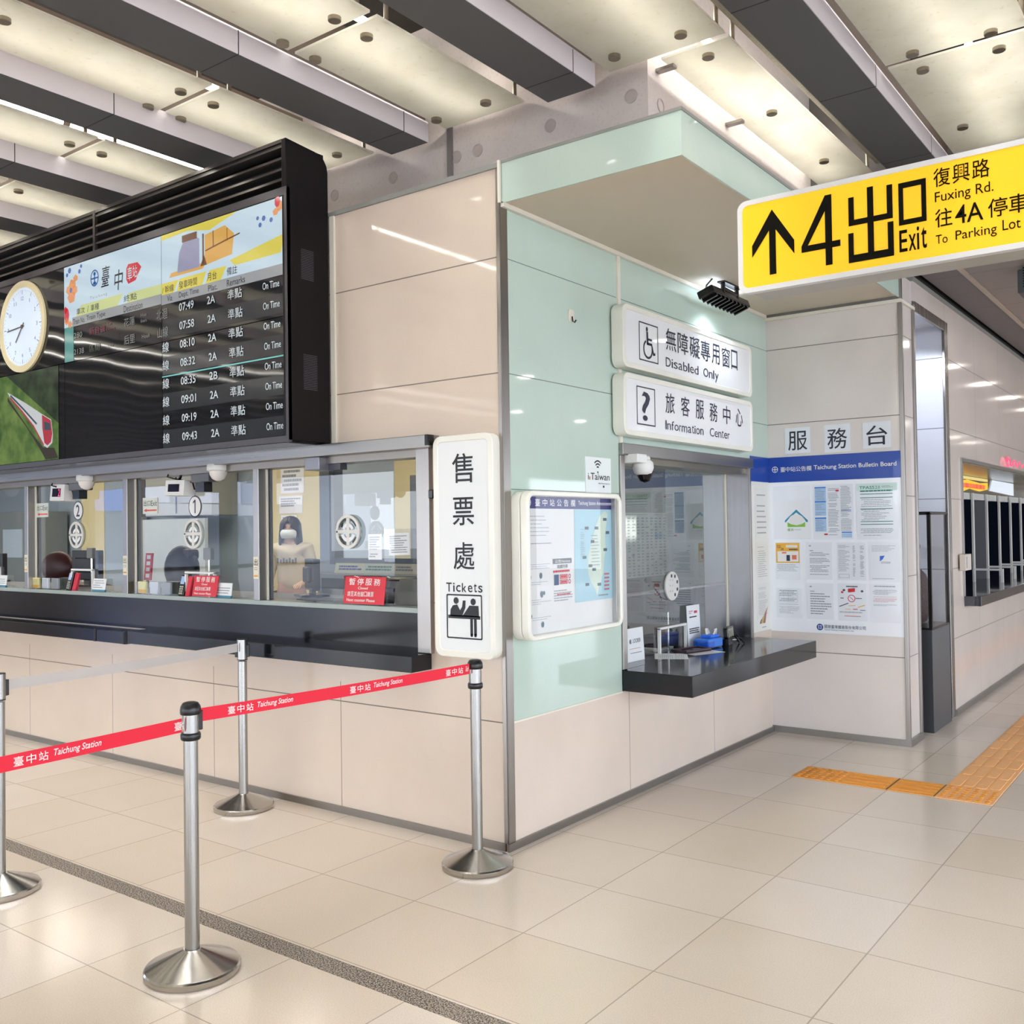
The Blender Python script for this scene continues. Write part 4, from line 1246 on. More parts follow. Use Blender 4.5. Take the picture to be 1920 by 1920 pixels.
for cx, cz, r in ((-3.24, 3.12, .045), (-3.285, 3.09, .035), (-3.215, 3.08, .04), (-3.25, 3.04, .05), (-3.20, 3.155, .03), (-3.31, 2.89, .03), (-3.27, 2.865, .028), (-1.20, 3.20, .035), (-1.235, 3.175, .025)):
    b.poly(ell(cx, cz, r, r * .85, 5, random.uniform(0, 70), random.uniform(0, 70) + 359), E1 * 3)
b.build('flower_picture', emit('screen_petal', '#f3a26a', 0.75), g)
b = MB(fr)
for cx, cz, r in ((-3.30, 3.19, .014), (-3.27, 3.215, .02), (-3.15, 3.19, .016), (-3.13, 3.22, .013), (-1.36, 3.13, .014), (-1.33, 3.16, .016), (-1.27, 3.14, .014), (-1.38, 3.17, .012), (-3.255, 3.085, .018)):
    b.poly(ell(cx, cz, r, r, 6), E1 * 4)
b.build('blossom_picture', emit('screen_blue_petal', '#5a7fd0', 0.6), g)
b = MB(fr)
b.poly(ell(-3.31, 2.93, .03, .05, 9), E1 * 3); b.poly(ell(-3.325, 2.965, .018, .025, 7), E1 * 3); b.poly(ell(-1.22, 3.225, .022, .03, 7), E1 * 4)
b.poly([(-2.62, 3.115), (-2.60, 3.14), (-2.50, 3.135), (-2.46, 3.10), (-2.50, 3.06), (-2.52, 3.03), (-2.60, 3.02), (-2.62, 3.05)], E1 * 3)
b.build('seal_picture', emit('screen_red', '#e0293f', 0.7), g)
b = MB(fr); b.text('車', -2.605, -2.555, 3.035, 3.12, E1 * 5, .02); b.text('站', -2.55, -2.50, 3.045, 3.12, E1 * 5, .02)
b.build('seal_lettering', emit('screen_white', '#f4f7fa', 0.8), g)
# station emblem
b = MB(fr)
b.ring(ell(-2.975, 3.118, .047, .053, 32), ell(-2.975, 3.118, .038, .044, 32), E1 * 3)
b.quad(-3.018, -2.932, 3.112, 3.122, E1 * 3); b.quad(-2.981, -2.969, 3.075, 3.155, E1 * 3); b.poly(ell(-2.975, 3.145, .014, .012, 16), E1 * 3); b.poly([(-3.0, 3.078), (-2.95, 3.078), (-2.963, 3.095), (-2.987, 3.095)], E1 * 3)
b.build('emblem', emit('screen_navy', '#2f6fc0', 0.55), g)
b = MB(fr)
b.text('臺', -2.90, -2.80, 3.045, 3.172, E1 * 3, .03, .12); b.text('中', -2.755, -2.655, 3.0, 3.125, E1 * 3, .03, .08)
b.build('title_lettering', emit('screen_black', '#14161a', 0.05), g)
b = MB(fr); b.text('T a i c h u n g', -3.03, -2.835, 2.985, 3.008, E1 * 3)
b.build('subtitle_lettering', emit('screen_pinkish', '#b08a90', 0.5), g)
b = MB(fr)
for s, u0, u1, v0, v1 in (('車次', -3.187, -3.09, 2.914, 2.955), ('/', -3.06, -3.045, 2.914, 2.955), ('車種', -3.02, -2.925, 2.914, 2.955), ('終點', -2.648, -2.51, 2.913, 2.955), ('/ 幹線', -2.248, -2.135, 2.902, 2.946),
                          ('發車時間', -2.085, -1.915, 2.904, 2.948), ('月台', -1.82, -1.735, 2.907, 2.952), ('備註', -1.645, -1.555, 2.907, 2.952),
                          ('Train No.', -3.23, -3.09, 2.857, 2.893), ('Train Type', -3.07, -2.855, 2.853, 2.893), ('Destination', -2.65, -2.45, 2.852, 2.892), ('Via', -2.20, -2.15, 2.85, 2.885),
                          ('Dept. Time', -2.086, -1.90, 2.846, 2.886), ('Plat.', -1.812, -1.73, 2.848, 2.882), ('Remarks', -1.645, -1.49, 2.848, 2.884)):
    b.text(s, u0, u1, v0, v1, E1 * 4, .005)
b.build('caption_lettering', emit('screen_char', '#3c4248', 0.25), g)
b = MB(fr); b.quad(-3.342, -3.232, 2.626, 2.85, E1)
b.build('teal_block', emit('screen_teal', '#58b8b0', 0.5), g)
ROW_E = emit('screen_white', '#f4f7fa', 0.8)
rows = ['07:49', '07:58', '08:10', '08:32', '08:35', '09:01', '09:19', '09:43']
dk2 = MB(fr)
for i in (1, 3, 5, 7):
    zc = 2.80 - i * 0.1062
    dk2.quad(-2.256, -1.17, zc - .054, zc + .050, E1 * .6)
dk2.build('row_band', emit('screen_slate', '#343b46', 0.22), g)
for i, s in enumerate(rows):
    zc = 2.800 - i * 0.1062
    b = MB(fr)
    b.text(s, -2.087 + i * .003, -1.948 + i * .003, zc - .023, zc + .023, E1 * 3, .012)
    b.text('2B' if i == 4 else '2A', -1.825 + i * .004, -1.752 + i * .004, zc - .022, zc + .022, E1 * 3, .010)
    b.text('準', -1.642 + i * .003, -1.585 + i * .003, zc - .028, zc + .028, E1 * 3, .005); b.text('點', -1.580 + i * .003, -1.518 + i * .003, zc - .028, zc + .028, E1 * 3, .005)
    b.text('On Time', -1.346 + i * .003, -1.212 + i * .003, zc - .019, zc + .019, E1 * 3, .008)
    if i >= 2: b.text('線', -2.253, -2.188, zc - .03, zc + .03, E1 * 3, .005)
    b.build('row_lettering', ROW_E, g)
b = MB(fr)
b.text('花蓮', -2.65, -2.535, 2.765, 2.815, E1 * 3); b.text('后里', -2.65, -2.535, 2.655, 2.71, E1 * 3); b.text('北迴', -2.31, -2.20, 2.755, 2.815, E1 * 3); b.text('山線', -2.30, -2.195, 2.648, 2.71, E1 * 3)
b.text('280', -3.225, -3.125, 2.768, 2.803, E1 * 3); b.text('2138', -3.225, -3.105, 2.662, 2.697, E1 * 3)
b.text('Hua', -2.47, -2.41, 2.80, 2.82, E1 * 3); b.text('lien', -2.47, -2.41, 2.765, 2.785, E1 * 3); b.text('Houli', -2.46, -2.38, 2.668, 2.692, E1 * 3)
b.build('dim_lettering', emit('screen_dim', '#aeb2ae', 0.42), g)
b = MB(fr); b.text('新自強', -3.04, -2.86, 2.765, 2.81, E1 * 3); b.text('Tze', -2.84, -2.79, 2.80, 2.818, E1 * 3); b.text('Chiang', -2.85, -2.75, 2.765, 2.783, E1 * 3)
b.build('red_lettering', emit('screen_wine', '#b04a60', 0.4), g)
b = MB(fr); b.text('區間', -3.04, -2.92, 2.655, 2.70, E1 * 3); b.text('Local', -2.84, -2.77, 2.662, 2.682, E1 * 3)
b.build('green_lettering', emit('screen_moss', '#63755a', 0.3), g)
MB(fr).quad(-2.258, -1.168, 2.414, 2.421, E1 * 2).build('divider_line', emit('screen_cyan', '#7fe0dc', 0.7), g)
# railway picture on the lower screen: hillside, track and a red and white train
ph = NT('screen_hillside')
nz = ph.ramp(ph.noise(9, 8), 0.3, 0.7)
sp = ph.n('ShaderNodeSeparateXYZ'); ph.l(ph.coord(), sp.inputs[0])
upm = ph.math('GREATER_THAN', ph.math('ADD', sp.outputs[2], ph.math('MULTIPLY', sp.outputs[0], 0.55)), 0.145)
cc = ph.mix(nz, lin('#1d2c20'), lin('#4c6440')); c2 = ph.mix(nz, lin('#3b6a2a'), lin('#8fae5c'))
cf = ph.mix(upm, c2, cc)
ph.l(cf, ph.b.inputs['Emission Color']); ph.b.inputs['Emission Strength'].default_value = 0.55
ph.b.inputs['Base Color'].default_value = (0.01, 0.01, 0.01, 1); ph.b.inputs['Roughness'].default_value = 0.08
MB(fr).quad(-4.43, -3.424, 2.004, 2.618, E1).build('hillside_picture', ph.m, g)
def tr(pts, c): return MB(fr).poly(pts, c)
tr([(-4.10, 2.47), (-3.80, 2.22), (-3.62, 2.09), (-3.48, 2.08), (-3.43, 2.01), (-3.59, 2.01), (-3.66, 2.08), (-3.85, 2.25), (-4.10, 2.44)], E1 * 2).build('track_picture', emit('screen_track', '#4a4038', 0.4), g)
tr([(-4.10, 2.504), (-3.841, 2.404), (-3.629, 2.314), (-3.514, 2.269), (-3.493, 2.173), (-3.50, 2.115), (-3.562, 2.084), (-3.619, 2.105), (-3.747, 2.239), (-3.914, 2.362), (-4.062, 2.461)], E1 * 3).build('train_picture', emit('screen_train', '#dfe3e6', 0.7), g)
b = MB(fr)
b.poly([(-3.629, 2.31), (-3.516, 2.265), (-3.496, 2.175), (-3.515, 2.12), (-3.56, 2.10), (-3.60, 2.12), (-3.625, 2.22)], E1 * 4); b.stroke([(-4.06, 2.463), (-3.90, 2.358), (-3.74, 2.240), (-3.61, 2.108)], .012, E1 * 4)
b.build('train_nose_picture', emit('screen_crimson', '#d23a52', 0.6), g)
b = MB(fr); b.poly([(-3.60, 2.262), (-3.525, 2.245), (-3.515, 2.20), (-3.595, 2.205)], E1 * 5); b.stroke([(-4.05, 2.475), (-3.88, 2.372), (-3.70, 2.255)], .014, E1 * 5)
b.build('train_glass_picture', emit('screen_window', '#5d7486', 0.35), g)

# ------------------------------------------------------------------ clock on the board
ck = thing('wall_clock', 'round clock with gold rim hanging on the front of the departure board', 'clock', (-3.877, -0.305, 2.933))
cf_ = FA(-0.307)
b = MB(cf_); b.ring(ell(-3.877, 2.933, .312, .312, 56), ell(-3.877, 2.933, .268, .268, 56), 0.0, 0.014); b.build('rim', pm('gold_rim', '#ecdfb4', 0.35, 0.1), ck, smooth=30)
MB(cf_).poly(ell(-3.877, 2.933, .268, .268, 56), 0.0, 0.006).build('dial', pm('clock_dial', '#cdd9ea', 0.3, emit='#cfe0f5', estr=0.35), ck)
b = MB(cf_)
for i in range(60):
    a = math.radians(i * 6); r0 = .225 if i % 5 == 0 else .243; wd = .0045 if i % 5 == 0 else .002
    b.stroke([(-3.877 + r0 * math.sin(a), 2.933 + r0 * math.cos(a)), (-3.877 + .252 * math.sin(a), 2.933 + .252 * math.cos(a))], wd, .0065)
for i in range(1, 13):
    a = math.radians(i * 30); s = str(i); w_ = .010 * len(s)
    cx, cz = -3.877 + .195 * math.sin(a), 2.933 + .195 * math.cos(a)
    w_ *= .35 if s == '1' else 1; b.text(s, cx - w_ * .8, cx + w_ * .8, cz - .013, cz + .013, .0065)
b.build('lettering', pm('dial_grey', '#4c5560', 0.5), ck)
HAND = pm('hand_brass', '#6b6252', 0.3, 0.5)
def hand(deg, L, wd, n):
    a = math.radians(deg); b = MB(cf_); b.stroke([(-3.877 - .03 * math.sin(a), 2.933 - .03 * math.cos(a)), (-3.877 + L * math.sin(a), 2.933 + L * math.cos(a))], wd, n); return b
hand(222, .13, .014, .009).build('hour_hand', HAND, ck); hand(267, .20, .010, .011).build('minute_hand', HAND, ck)
MB(cf_).poly(ell(-3.877, 2.933, .014, .014, 16), .008, .014).build('hub', HAND, ck)
# ventilation grilles on the side cheek
sc_ = FB(-1.150)
for z0, z1, ya, yb in ((2.83, 2.985, -0.215, -0.128), (2.25, 2.43, -0.205, -0.11)):
    b = MB(sc_)
    k = z0
    while k < z1: b.quad(ya, yb, k, k + .004, .001); k += .009
    b.build('vent_grille', pm('grille_grey', '#3b3740', 0.5), db)
# ------------------------------------------------------------------ tickets sign
g = thing('tickets_sign', 'tall white tickets sign with rounded frame on the ticket wall', 'sign', (-0.2, 0, 0.89))
fr = FA(0.0)
o_ = rrect(-0.386, -0.016, 0.893, 1.955, 0.045); i_ = rrect(-0.355, -0.048, 0.925, 1.925, 0.025)
b = MB(fr); b.ring(o_, i_, 0.0, 0.06); b.build('frame', CREAMF, g, smooth=40, bevel=0.003)
MB(fr).poly(rrect(-0.357, -0.046, 0.923, 1.927, 0.025), 0.0, 0.056).build('face', pm('sign_white', '#eceeee', 0.35, var=0.01), g)
b = MB(fr)
for c, (u0, u1, v0, v1) in zip('售票處', ((-.266, -.135, 1.725, 1.866), (-.266, -.135, 1.522, 1.656), (-.264, -.135, 1.312, 1.442))):
    b.text(c, u0, u1, v0, v1, .0575, .010)
for i, c in enumerate('Tickets'):
    wds = (.034, .010, .028, .028, .028, .018, .026); x = -.312 + sum(wds[:i]) + i * .0085
    b.text(c, x, x + wds[i], 1.205, 1.248 if c in 'Tkti' else 1.238, .0575, .008)
b.build('lettering', INK, g)
b = MB(fr)
n_ = .0575
b.ring(rrect(-.312, -.093, .982, 1.194, .008), rrect(-.305, -.100, .989, 1.187, .005), n_)
b.poly(ell(-.252, 1.163, .016, .016, 20), n_); b.poly(ell(-.147, 1.160, .016, .016, 20), n_)
b.poly([(-.290, 1.088), (-.287, 1.12), (-.272, 1.140), (-.245, 1.145), (-.228, 1.118), (-.215, 1.135), (-.21, 1.165), (-.193, 1.165), (-.195, 1.13), (-.215, 1.092), (-.205, 1.100), (-.17, 1.142), (-.115, 1.142), (-.112, 1.088)], n_)
b.quad(-.302, -.105, 1.078, 1.094, n_)
b.quad(-.166, -.150, 1.002, 1.08, n_); b.quad(-.143, -.127, 1.002, 1.08, n_); b.poly(ell(-.158, 1.002, .008, .008, 12), n_); b.poly(ell(-.135, 1.002, .008, .008, 12), n_)
b.build('pictogram', INK, g)

# ------------------------------------------------------------------ two signs over the information window
SWHITE = pm('lit_sign_white', '#eef0f2', 0.3, var=0.01, coat=0.2)
def wsign(v0, v1, lab):
    g = thing('hanging_sign', lab, 'sign', (0.04, 1.86, v0))
    fr = FB(0.0)
    b = MB(fr); b.ring(rrect(.985, 2.745, v0, v1, .05), rrect(1.015, 2.715, v0 + .03, v1 - .03, .03), .01, .085); b.build('frame', CREAMF, g, smooth=40, bevel=0.003)
    MB(fr).poly(rrect(1.013, 2.717, v0 + .028, v1 - .028, .03), .01, .080).build('face', SWHITE, g)
    return g, fr, .0815
BLUEBLK = pm('blue_black_letters', '#22263c', 0.5, var=0)
g, fr, n_ = wsign(2.385, 2.735, 'white disabled only sign with a wheelchair mark, above the information center sign')
b = MB(fr)
for c, (u0, u1) in zip('無障礙專用窗口', ((1.49, 1.62), (1.64, 1.78), (1.80, 1.94), (1.955, 2.09), (2.115, 2.23), (2.265, 2.39), (2.41, 2.51))):
    b.text(c, u0, u1, 2.545, 2.675, n_, .004)
x = 1.485
for c, wd in zip('Disabled Only', (.062, .018, .05, .052, .055, .016, .05, .055, .05, .07, .05, .016, .055)):
    if c != ' ': b.text(c, x, x + wd, 2.445 - (.018 if c == 'y' else 0), 2.445 + (.055 if c in 'Dbdl' or c == 'O' else (.052 if c == 'i' else .040)), n_, .0)
    x += wd + .0105
b.build('lettering', BLUEBLK, g)
b = MB(fr)
b.ring(rrect(1.17, 1.393, 2.443, 2.662, .002, 1), rrect(1.177, 1.386, 2.450, 2.655, .002, 1), n_)
b.poly(ell(1.262, 2.628, .012, .014, 16), n_)
b.stroke([(1.265, 2.608), (1.268, 2.545)], .020, n_); b.stroke([(1.27, 2.572), (1.315, 2.572)], .012, n_); b.stroke([(1.265, 2.546), (1.315, 2.546), (1.337, 2.492), (1.352, 2.496)], .014, n_)
b.poly(ell(1.272, 2.515, .056, .056, 26, 118, 375) + ell(1.272, 2.515, .043, .043, 26, 375, 118), n_)
b.build('pictogram', BLUEBLK, g)
g, fr, n_ = wsign(2.010, 2.355, 'white information center sign with a question mark, directly over the information window')
b = MB(fr)
for i, c in enumerate('旅客服務中心'):
    u = 1.472 + i * .1985; b.text(c, u, u + .115, 2.170, 2.290, n_, .004)
x = 1.468
for c, wd in zip('Information Center', (.014, .045, .030, .050, .026, .072, .048, .026, .014, .050, .045, .075, .06, .048, .045, .026, .048, .028)):
    if c != ' ': b.text(c, x, x + wd, 2.073, 2.073 + (.054 if c in 'IfC' else (.050 if c in 'ti' else .038)), n_, .0)
    x += wd + .0085
b.build('lettering', BLUEBLK, g)
b = MB(fr)
b.ring(rrect(1.132, 1.345, 2.077, 2.294, .002, 1), rrect(1.139, 1.338, 2.084, 2.287, .002, 1), n_)
b.text('?', 1.19, 1.285, 2.102, 2.268, n_, .03)
b.build('pictogram', BLUEBLK, g)

# flood lamp above them
g = thing('flood_lamp', 'black flood lamp on a bracket under the canopy soffit', 'lamp', (0.16, 2.25, 3.04))
b = MB(); b.tube([(0.19, 2.06, 3.04), (0.19, 2.06, 2.96)], .014, 6); b.tube([(0.19, 2.27, 3.04), (0.19, 2.27, 2.95)], .014, 6); b.box(0.165, 0.215, 2.03, 2.30, 3.03, 3.04); b.tube([(0.19, 2.05, 3.00), (0.19, 2.28, 2.99)], .012, 6)
b.build('bracket', BLACKM, g)
fr = FG((0.15, 2.17, 2.945), (0, 1, 0), (0.94, 0, 0.34))
MB(fr).box(-.28, .28, -.055, .055, -0.03, 0.02).build('housing', BLACKM, g, bevel=0.006)
b = MB(fr)
for i in range(9): b.box(-.24 + i * .058, -.225 + i * .058, -.05, .05, .02, .036)
b.build('fin', BLACKM, g)
MB(fr).quad(-.25, .25, -.045, .045, -0.0305).build('lens', emit('flood_lens', '#dcecff', 7), g)
lt = bpy.data.lights.new('flood', 'SPOT'); lt.energy = 15; lt.color = (.82, .91, 1.0); lt.spot_size = 2.3; lt.spot_blend = 0.8; lt.shadow_soft_size = .06
lo = bpy.data.objects.new('flood_light', lt); COL.objects.link(lo); lo.location = Vector((0.20, 2.17, 2.89)) - g.location; lo.parent = g
lo.rotation_euler = Vector((-0.38, 0.05, -1)).to_track_quat('-Z', 'Y').to_euler()
MB().tube([(0.17, 1.95, 3.04), (0.14, 1.93, 3.0), (0.12, 1.96, 2.97), (0.14, 2.0, 2.96)], .006, 6).build('cable', BLACKM, g)

# hook on the mint wall
g = thing('wall_hook', 'small cream adhesive hook on the mint glass wall', 'hook', (0.0, .59, 2.6))
MB(FB(0.0)).poly(rrect(.572, .618, 2.57, 2.635, .008), 0, .006).build('plate', CREAM, g)
MB().tube([(0.008, .598, 2.60), (0.012, .598, 2.575), (0.022, .60, 2.568), (0.03, .602, 2.58)], .004, 6).build('hook', BLACKM, g, smooth=40)

# wireless sticker
g = thing('wireless_sticker', 'white wireless network sticker on the mint glass beside the information window', 'sticker', (0.0, .84, 1.71))
fr = FB(0.0)
MB(fr).box(.712, .972, 1.690, 1.880, 0, .002).build('sheet', pm('sticker_white', '#e9efef', 0.4), g)
b = MB(fr)
for r in (.018, .034, .050): b.poly(ell(.835, 1.815, r, r, 14, 45, 135) + ell(.835, 1.815, r - .008, r - .008, 14, 135, 45), .003)
b.poly(ell(.835, 1.80, .006, .006, 12), .003)
b.text('i.Taiwan', .735, .955, 1.758, 1.795, .003, .006); printed(b, .915, .955, 1.806, 1.815, 1, .003, .8, 0); b.text('http://itaiwan.gov.tw', .84, .955, 1.735, 1.745, .003)
b.quad(.885, .90, 1.718, 1.730, .003); printed(b, .905, .955, 1.718, 1.729, 1, .003, .8, 0)
b.build('lettering', INK, g)
MB(fr).poly([(.752, 1.762), (.760, 1.772), (.752, 1.776), (.744, 1.772)], .0035).build('heart', pm('heart_orange', '#d98748', .5), g)

# ------------------------------------------------------------------ framed announcement case
g = thing('announcement_case', 'thick cream framed announcement case with a map on the mint glass wall', 'notice case', (0.05, .5, .975))
fr = FB(0.0)
b = MB(fr); b.ring(rrect(.050, .918, .975, 1.680, .055), rrect(.073, .893, .998, 1.656, .03), 0.0, .052); b.build('rear_frame', CREAMF, g, smooth=40, bevel=0.004)
b = MB(fr); b.ring(rrect(.048, .920, .973, 1.682, .055), rrect(.073, .893, .998, 1.656, .03), .056, .10); b.build('frame', CREAMF, g, smooth=40, bevel=0.006)
MB(fr).poly(rrect(.07, .896, .995, 1.659, .03), 0.0, .060).build('backing', pm('case_white', '#dfe0e0', 0.5), g)
MB(fr).quad(.074, .892, 1.598, 1.655, .0615).build('title_band', pm('case_navy', '#22246f', 0.45), g)
b = MB(fr)
for i, c in enumerate('臺中站公告欄'): b.text(c, .165 + i * .062, .205 + i * .062, 1.610, 1.645, .0625, .01)
b.text('Taichung Station Announcements', .545, .885, 1.614, 1.640, .0625, .006)
b.ring(ell(.108, 1.627, .022, .022, 24), ell(.108, 1.627, .017, .017, 24), .0625); b.quad(.088, .128, 1.624, 1.630, .0625); b.quad(.105, .111, 1.608, 1.646, .0625)
b.build('lettering', WHITE, g)
MB(fr).quad(.505, .872, 1.125, 1.597, .0615).build('map_sheet', pm('map_sea', '#a5cddb', 0.5, var=0.03), g)
isl = [(.80, 1.59), (.83, 1.575), (.815, 1.52), (.80, 1.47), (.805, 1.40), (.79, 1.34), (.78, 1.27), (.755, 1.225), (.735, 1.20), (.722, 1.16), (.712, 1.145), (.700, 1.175), (.678, 1.20), (.652, 1.225), (.630, 1.265), (.622, 1.31), (.632, 1.36), (.655, 1.41), (.68, 1.46), (.71, 1.515), (.745, 1.56)]
MB(fr).poly(isl, .0622).build('map_island', pm('map_land', '#ccdccd', 0.5, var=0.08, scale=30), g)
b = MB(fr)
for u, v in ((.80, 1.545), (.62, 1.50), (.715, 1.50), (.825, 1.475), (.80, 1.385), (.595, 1.35), (.65, 1.305), (.685, 1.285), (.618, 1.21), (.735, 1.205), (.675, 1.43)):
    b.quad(u - .018, u + .018, v - .007, v + .008, .0628)
b.build('map_label', pm('map_grey', '#4c5a6c', 0.5), g)
b = MB(fr)
for i in range(5): b.quad(.785, .835, 1.252 - i * .020, 1.262 - i * .020, .0628)
b.build('map_key', pm('map_pink', '#b0707c', 0.5), g)
mb = MB(fr); printed(mb, .56, .60, 1.35, 1.50, 16, .0628, .3); printed(mb, .725, .85, 1.14, 1.155, 1, .0628, .5); printed(mb, .66, .74, 1.30, 1.47, 10, .0628, .25)
printed(mb, .09, .28, 1.46, 1.57, 6, .0618, .15); printed(mb, .09, .31, 1.40, 1.44, 2, .0618, .2)
for k in range(4): printed(mb, .085, .29, 1.305 - k * .085, 1.335 - k * .085, 3, .0618, .2)
printed(mb, .315, .48, 1.14, 1.20, 5, .0618, .4)
mb.build('print', GREYINK, g)
b = MB(fr)
for u, v, r in ((.115, 1.27, .01), (.205, 1.275, .012), (.11, 1.185, .012), (.21, 1.185, .013), (.23, 1.19, .008), (.12, 1.085, .008), (.215, 1.04, .012), (.105, 1.03, .01)):
    b.poly(ell(u, v, r, r * 1.3, 7), .0625)
b.build('little_picture', pm('picture_teal', '#4d6a78', 0.5, var=0.3, scale=60), g)
MB(fr).quad(.308, .475, 1.327, 1.352, .062).build('notice_head', pm('notice_grey', '#62656b', 0.5), g)
b = MB(fr); b.text('公告Notice', .325, .46, 1.331, 1.348, .063, .01); b.build('notice_lettering', WHITE, g)
b = MB(fr); b.text('兩鐵列車', .345, .44, 1.303, 1.322, .062, .015); b.build('notice_title', INK, g)
b = MB(fr); printed(b, .31, .475, 1.283, 1.296, 1, .062, .8)
for v in (1.262, 1.236): b.ring(rrect(.368, .437, v - .011, v + .011, .003, 2), rrect(.372, .433, v - .007, v + .007, .002, 2), .062); b.quad(.376, .429, v - .005, v + .005, .062); b.ring(ell(.455, v, .011, .011, 16), ell(.455, v, .007, .007, 16), .062)
printed(b, .33, .46, 1.17, 1.18, 1, .062, .6)
b.build('red_print', REDINK, g)
MB(fr).quad(.318, .358, 1.222, 1.274, .062).build('bicycle_mark', pm('mark_blue', '#2c4a78', 0.5), g)
b = MB(fr); printed(b, .315, .475, 1.198, 1.212, 1, .062, .9); b.build('amber_print', pm('print_orange', '#e39a68', 0.6), g)
MB(fr).quad(.074, .892, .999, 1.655, .088).build('pane', glass('matt_case_glass', (1, 1, 1, 1), .45), g)
MB(fr).box(.868, .872, 1.0, 1.655, .062, .086).build('door_edge', pm('edge_grey', '#b9babb', 0.3, 0.5), g)

# ------------------------------------------------------------------ yellow exit sign
g = thing('exit_sign', 'long yellow exit 4 sign with black lettering hung over the passage', 'sign', (1.9, .41, 2.49))
Y0 = 0.30
fr = FA(Y0)
XR = 2.95
o_ = rrect(1.058, XR, 2.493, 2.888, .04); i_ = rrect(1.079, XR - .021, 2.514, 2.867, .026)
b = MB(fr); b.ring(o_, i_, -.03, .006); b.build('frame', pm('sign_frame_white', '#e8e6e4', 0.35), g, smooth=40)
MB(fr).poly(rrect(1.077, XR - .019, 2.512, 2.869, .026), -.03, .002).build('face', pm('sign_yellow', '#fbc313', 0.35, var=0.01, emit='#fbc313', estr=0.30), g)
MB(fr).poly(rrect(1.066, XR - .008, 2.501, 2.880, .034), -.20, -.03).build('casing', pm('casing_grey', '#c9c4bb', 0.4), g)
MB(fr).box(1.10, XR - .04, 2.4975, 2.502, -.185, -.04).build('underside', pm('underside_grey', '#b7b4ac', 0.4), g)
n_ = .004
SB = pm('sign_black', '#14120c', 0.8, var=0, spec=0.1)
b = MB(fr)
# arrow
b.poly([(1.121, 2.690), (1.211, 2.829), (1.305, 2.683), (1.305, 2.625), (1.226, 2.742), (1.226, 2.555), (1.197, 2.555), (1.197, 2.742), (1.121, 2.640)], n_)
# 4
b.add([(p[0], p[1], n_) for p in [(1.435, 2.839), (1.462, 2.839), (1.462, 2.648), (1.495, 2.648), (1.495, 2.622), (1.462, 2.622), (1.462, 2.553), (1.434, 2.553), (1.434, 2.622), (1.335, 2.622), (1.335, 2.648), (1.434, 2.648), (1.434, 2.775), (1.362, 2.648), (1.335, 2.648)]],
      [(0, 1, 2, 11, 12), (2, 3, 4, 5), (5, 6, 7, 8), (9, 10, 2, 5), (0, 12, 13, 14)])
# the big characters are drawn with straight strokes
for kq, (u0, u1, v0, v1) in enumerate(((1.529, 1.551, 2.693, 2.808), (1.529, 1.698, 2.693, 2.716), (1.678, 1.700, 2.693, 2.826), (1.603, 1.627, 2.553, 2.834), (1.527, 1.548, 2.545, 2.664), (1.527, 1.702, 2.545, 2.575), (1.680, 1.702, 2.545, 2.680))):
    b.quad(u0, u1, v0, v1, n_ + kq * .0003)
b.ring([(1.722, 2.657), (1.824, 2.657), (1.824, 2.822), (1.722, 2.822)], [(1.740, 2.677), (1.806, 2.677), (1.806, 2.800), (1.740, 2.800)], n_)
for i, c in enumerate('Exit'):
    b.text(c, (1.722, 1.757, 1.787, 1.803)[i], (1.752, 1.784, 1.796, 1.823)[i], 2.553, (2.638, 2.616, 2.642, 2.636)[i], n_, .012)
for i, c in enumerate('復興路'): b.text(c, 1.851 + i * .068, 1.911 + i * .068, 2.777, 2.848, n_, .006)
b.text('Fuxing Rd.', 1.855, 2.058, 2.708, 2.758, n_, .002)
for c, u0, u1 in (('往', 1.854, 1.915), ('4A', 1.925, 2.022), ('停', 2.038, 2.103), ('車', 2.108, 2.172), ('場', 2.178, 2.242)): b.text(c, u0, u1, 2.622, 2.692, n_, .006)
b.text('To', 1.855, 1.897, 2.560, 2.594, n_, .002); b.text('Parking', 1.925, 2.066, 2.552, 2.598, n_, .002); b.text('Lot', 2.085, 2.145, 2.567, 2.606, n_, .002); b.text('4A', 2.165, 2.215, 2.567, 2.604, n_, .002)
b.build('lettering', SB, g)
for x in (2.30, 2.80):
    MB().tube([(x, .41, 2.88), (x, .41, 3.81)], .014).build('hanger_rod', STEEL, g, smooth=40)
# ------------------------------------------------------------------ information window
w2 = sgroup('window_2', (0, 1.96, .71))
MB().box(-.02, .03, 1.06, 2.872, 1.905, 1.972).build('head_rail', STEELY, w2, bevel=0.003)
MB().box(-.18, -.02, 1.10, 2.86, 1.87, 1.905).build('inner_head', pm('olive_steel', '#8a8474', 0.3, 0.7), w2)
MB().box(-.18, .012, 1.062, 1.108, .712, 1.905).build('side_post', STEEL, w2, bevel=0.003)
MB().box(-.18, .0, 2.842, 2.862, .712, 1.905).build('side_reveal', brushed('stainless_reveal', '#a9a7a8', 0.22, 2), w2)
MB().box(-.006, .010, 2.848, 2.873, .712, 1.972).build('edge_post', STEEL, w2, bevel=0.002)
MB().box(-.178, -.165, 2.825, 2.842, .72, 1.87).build('glass_seal', CREAM, w2)
MB(FB(-.172)).quad(1.108, 2.83, .712, 1.872).build('pane', MIRRORY, w2)
g = thing('information_counter', 'thick black granite counter top projecting below the information window', 'counter', (.2, 2.0, .595))
b = MB(); b.box(0.0, .426, 1.062, 2.945, .595, .710); b.box(-.40, 0.0, 1.10, 2.84, .62, .710)
b.build('top', BLACKG, g, bevel=0.003)
ZC = .7105
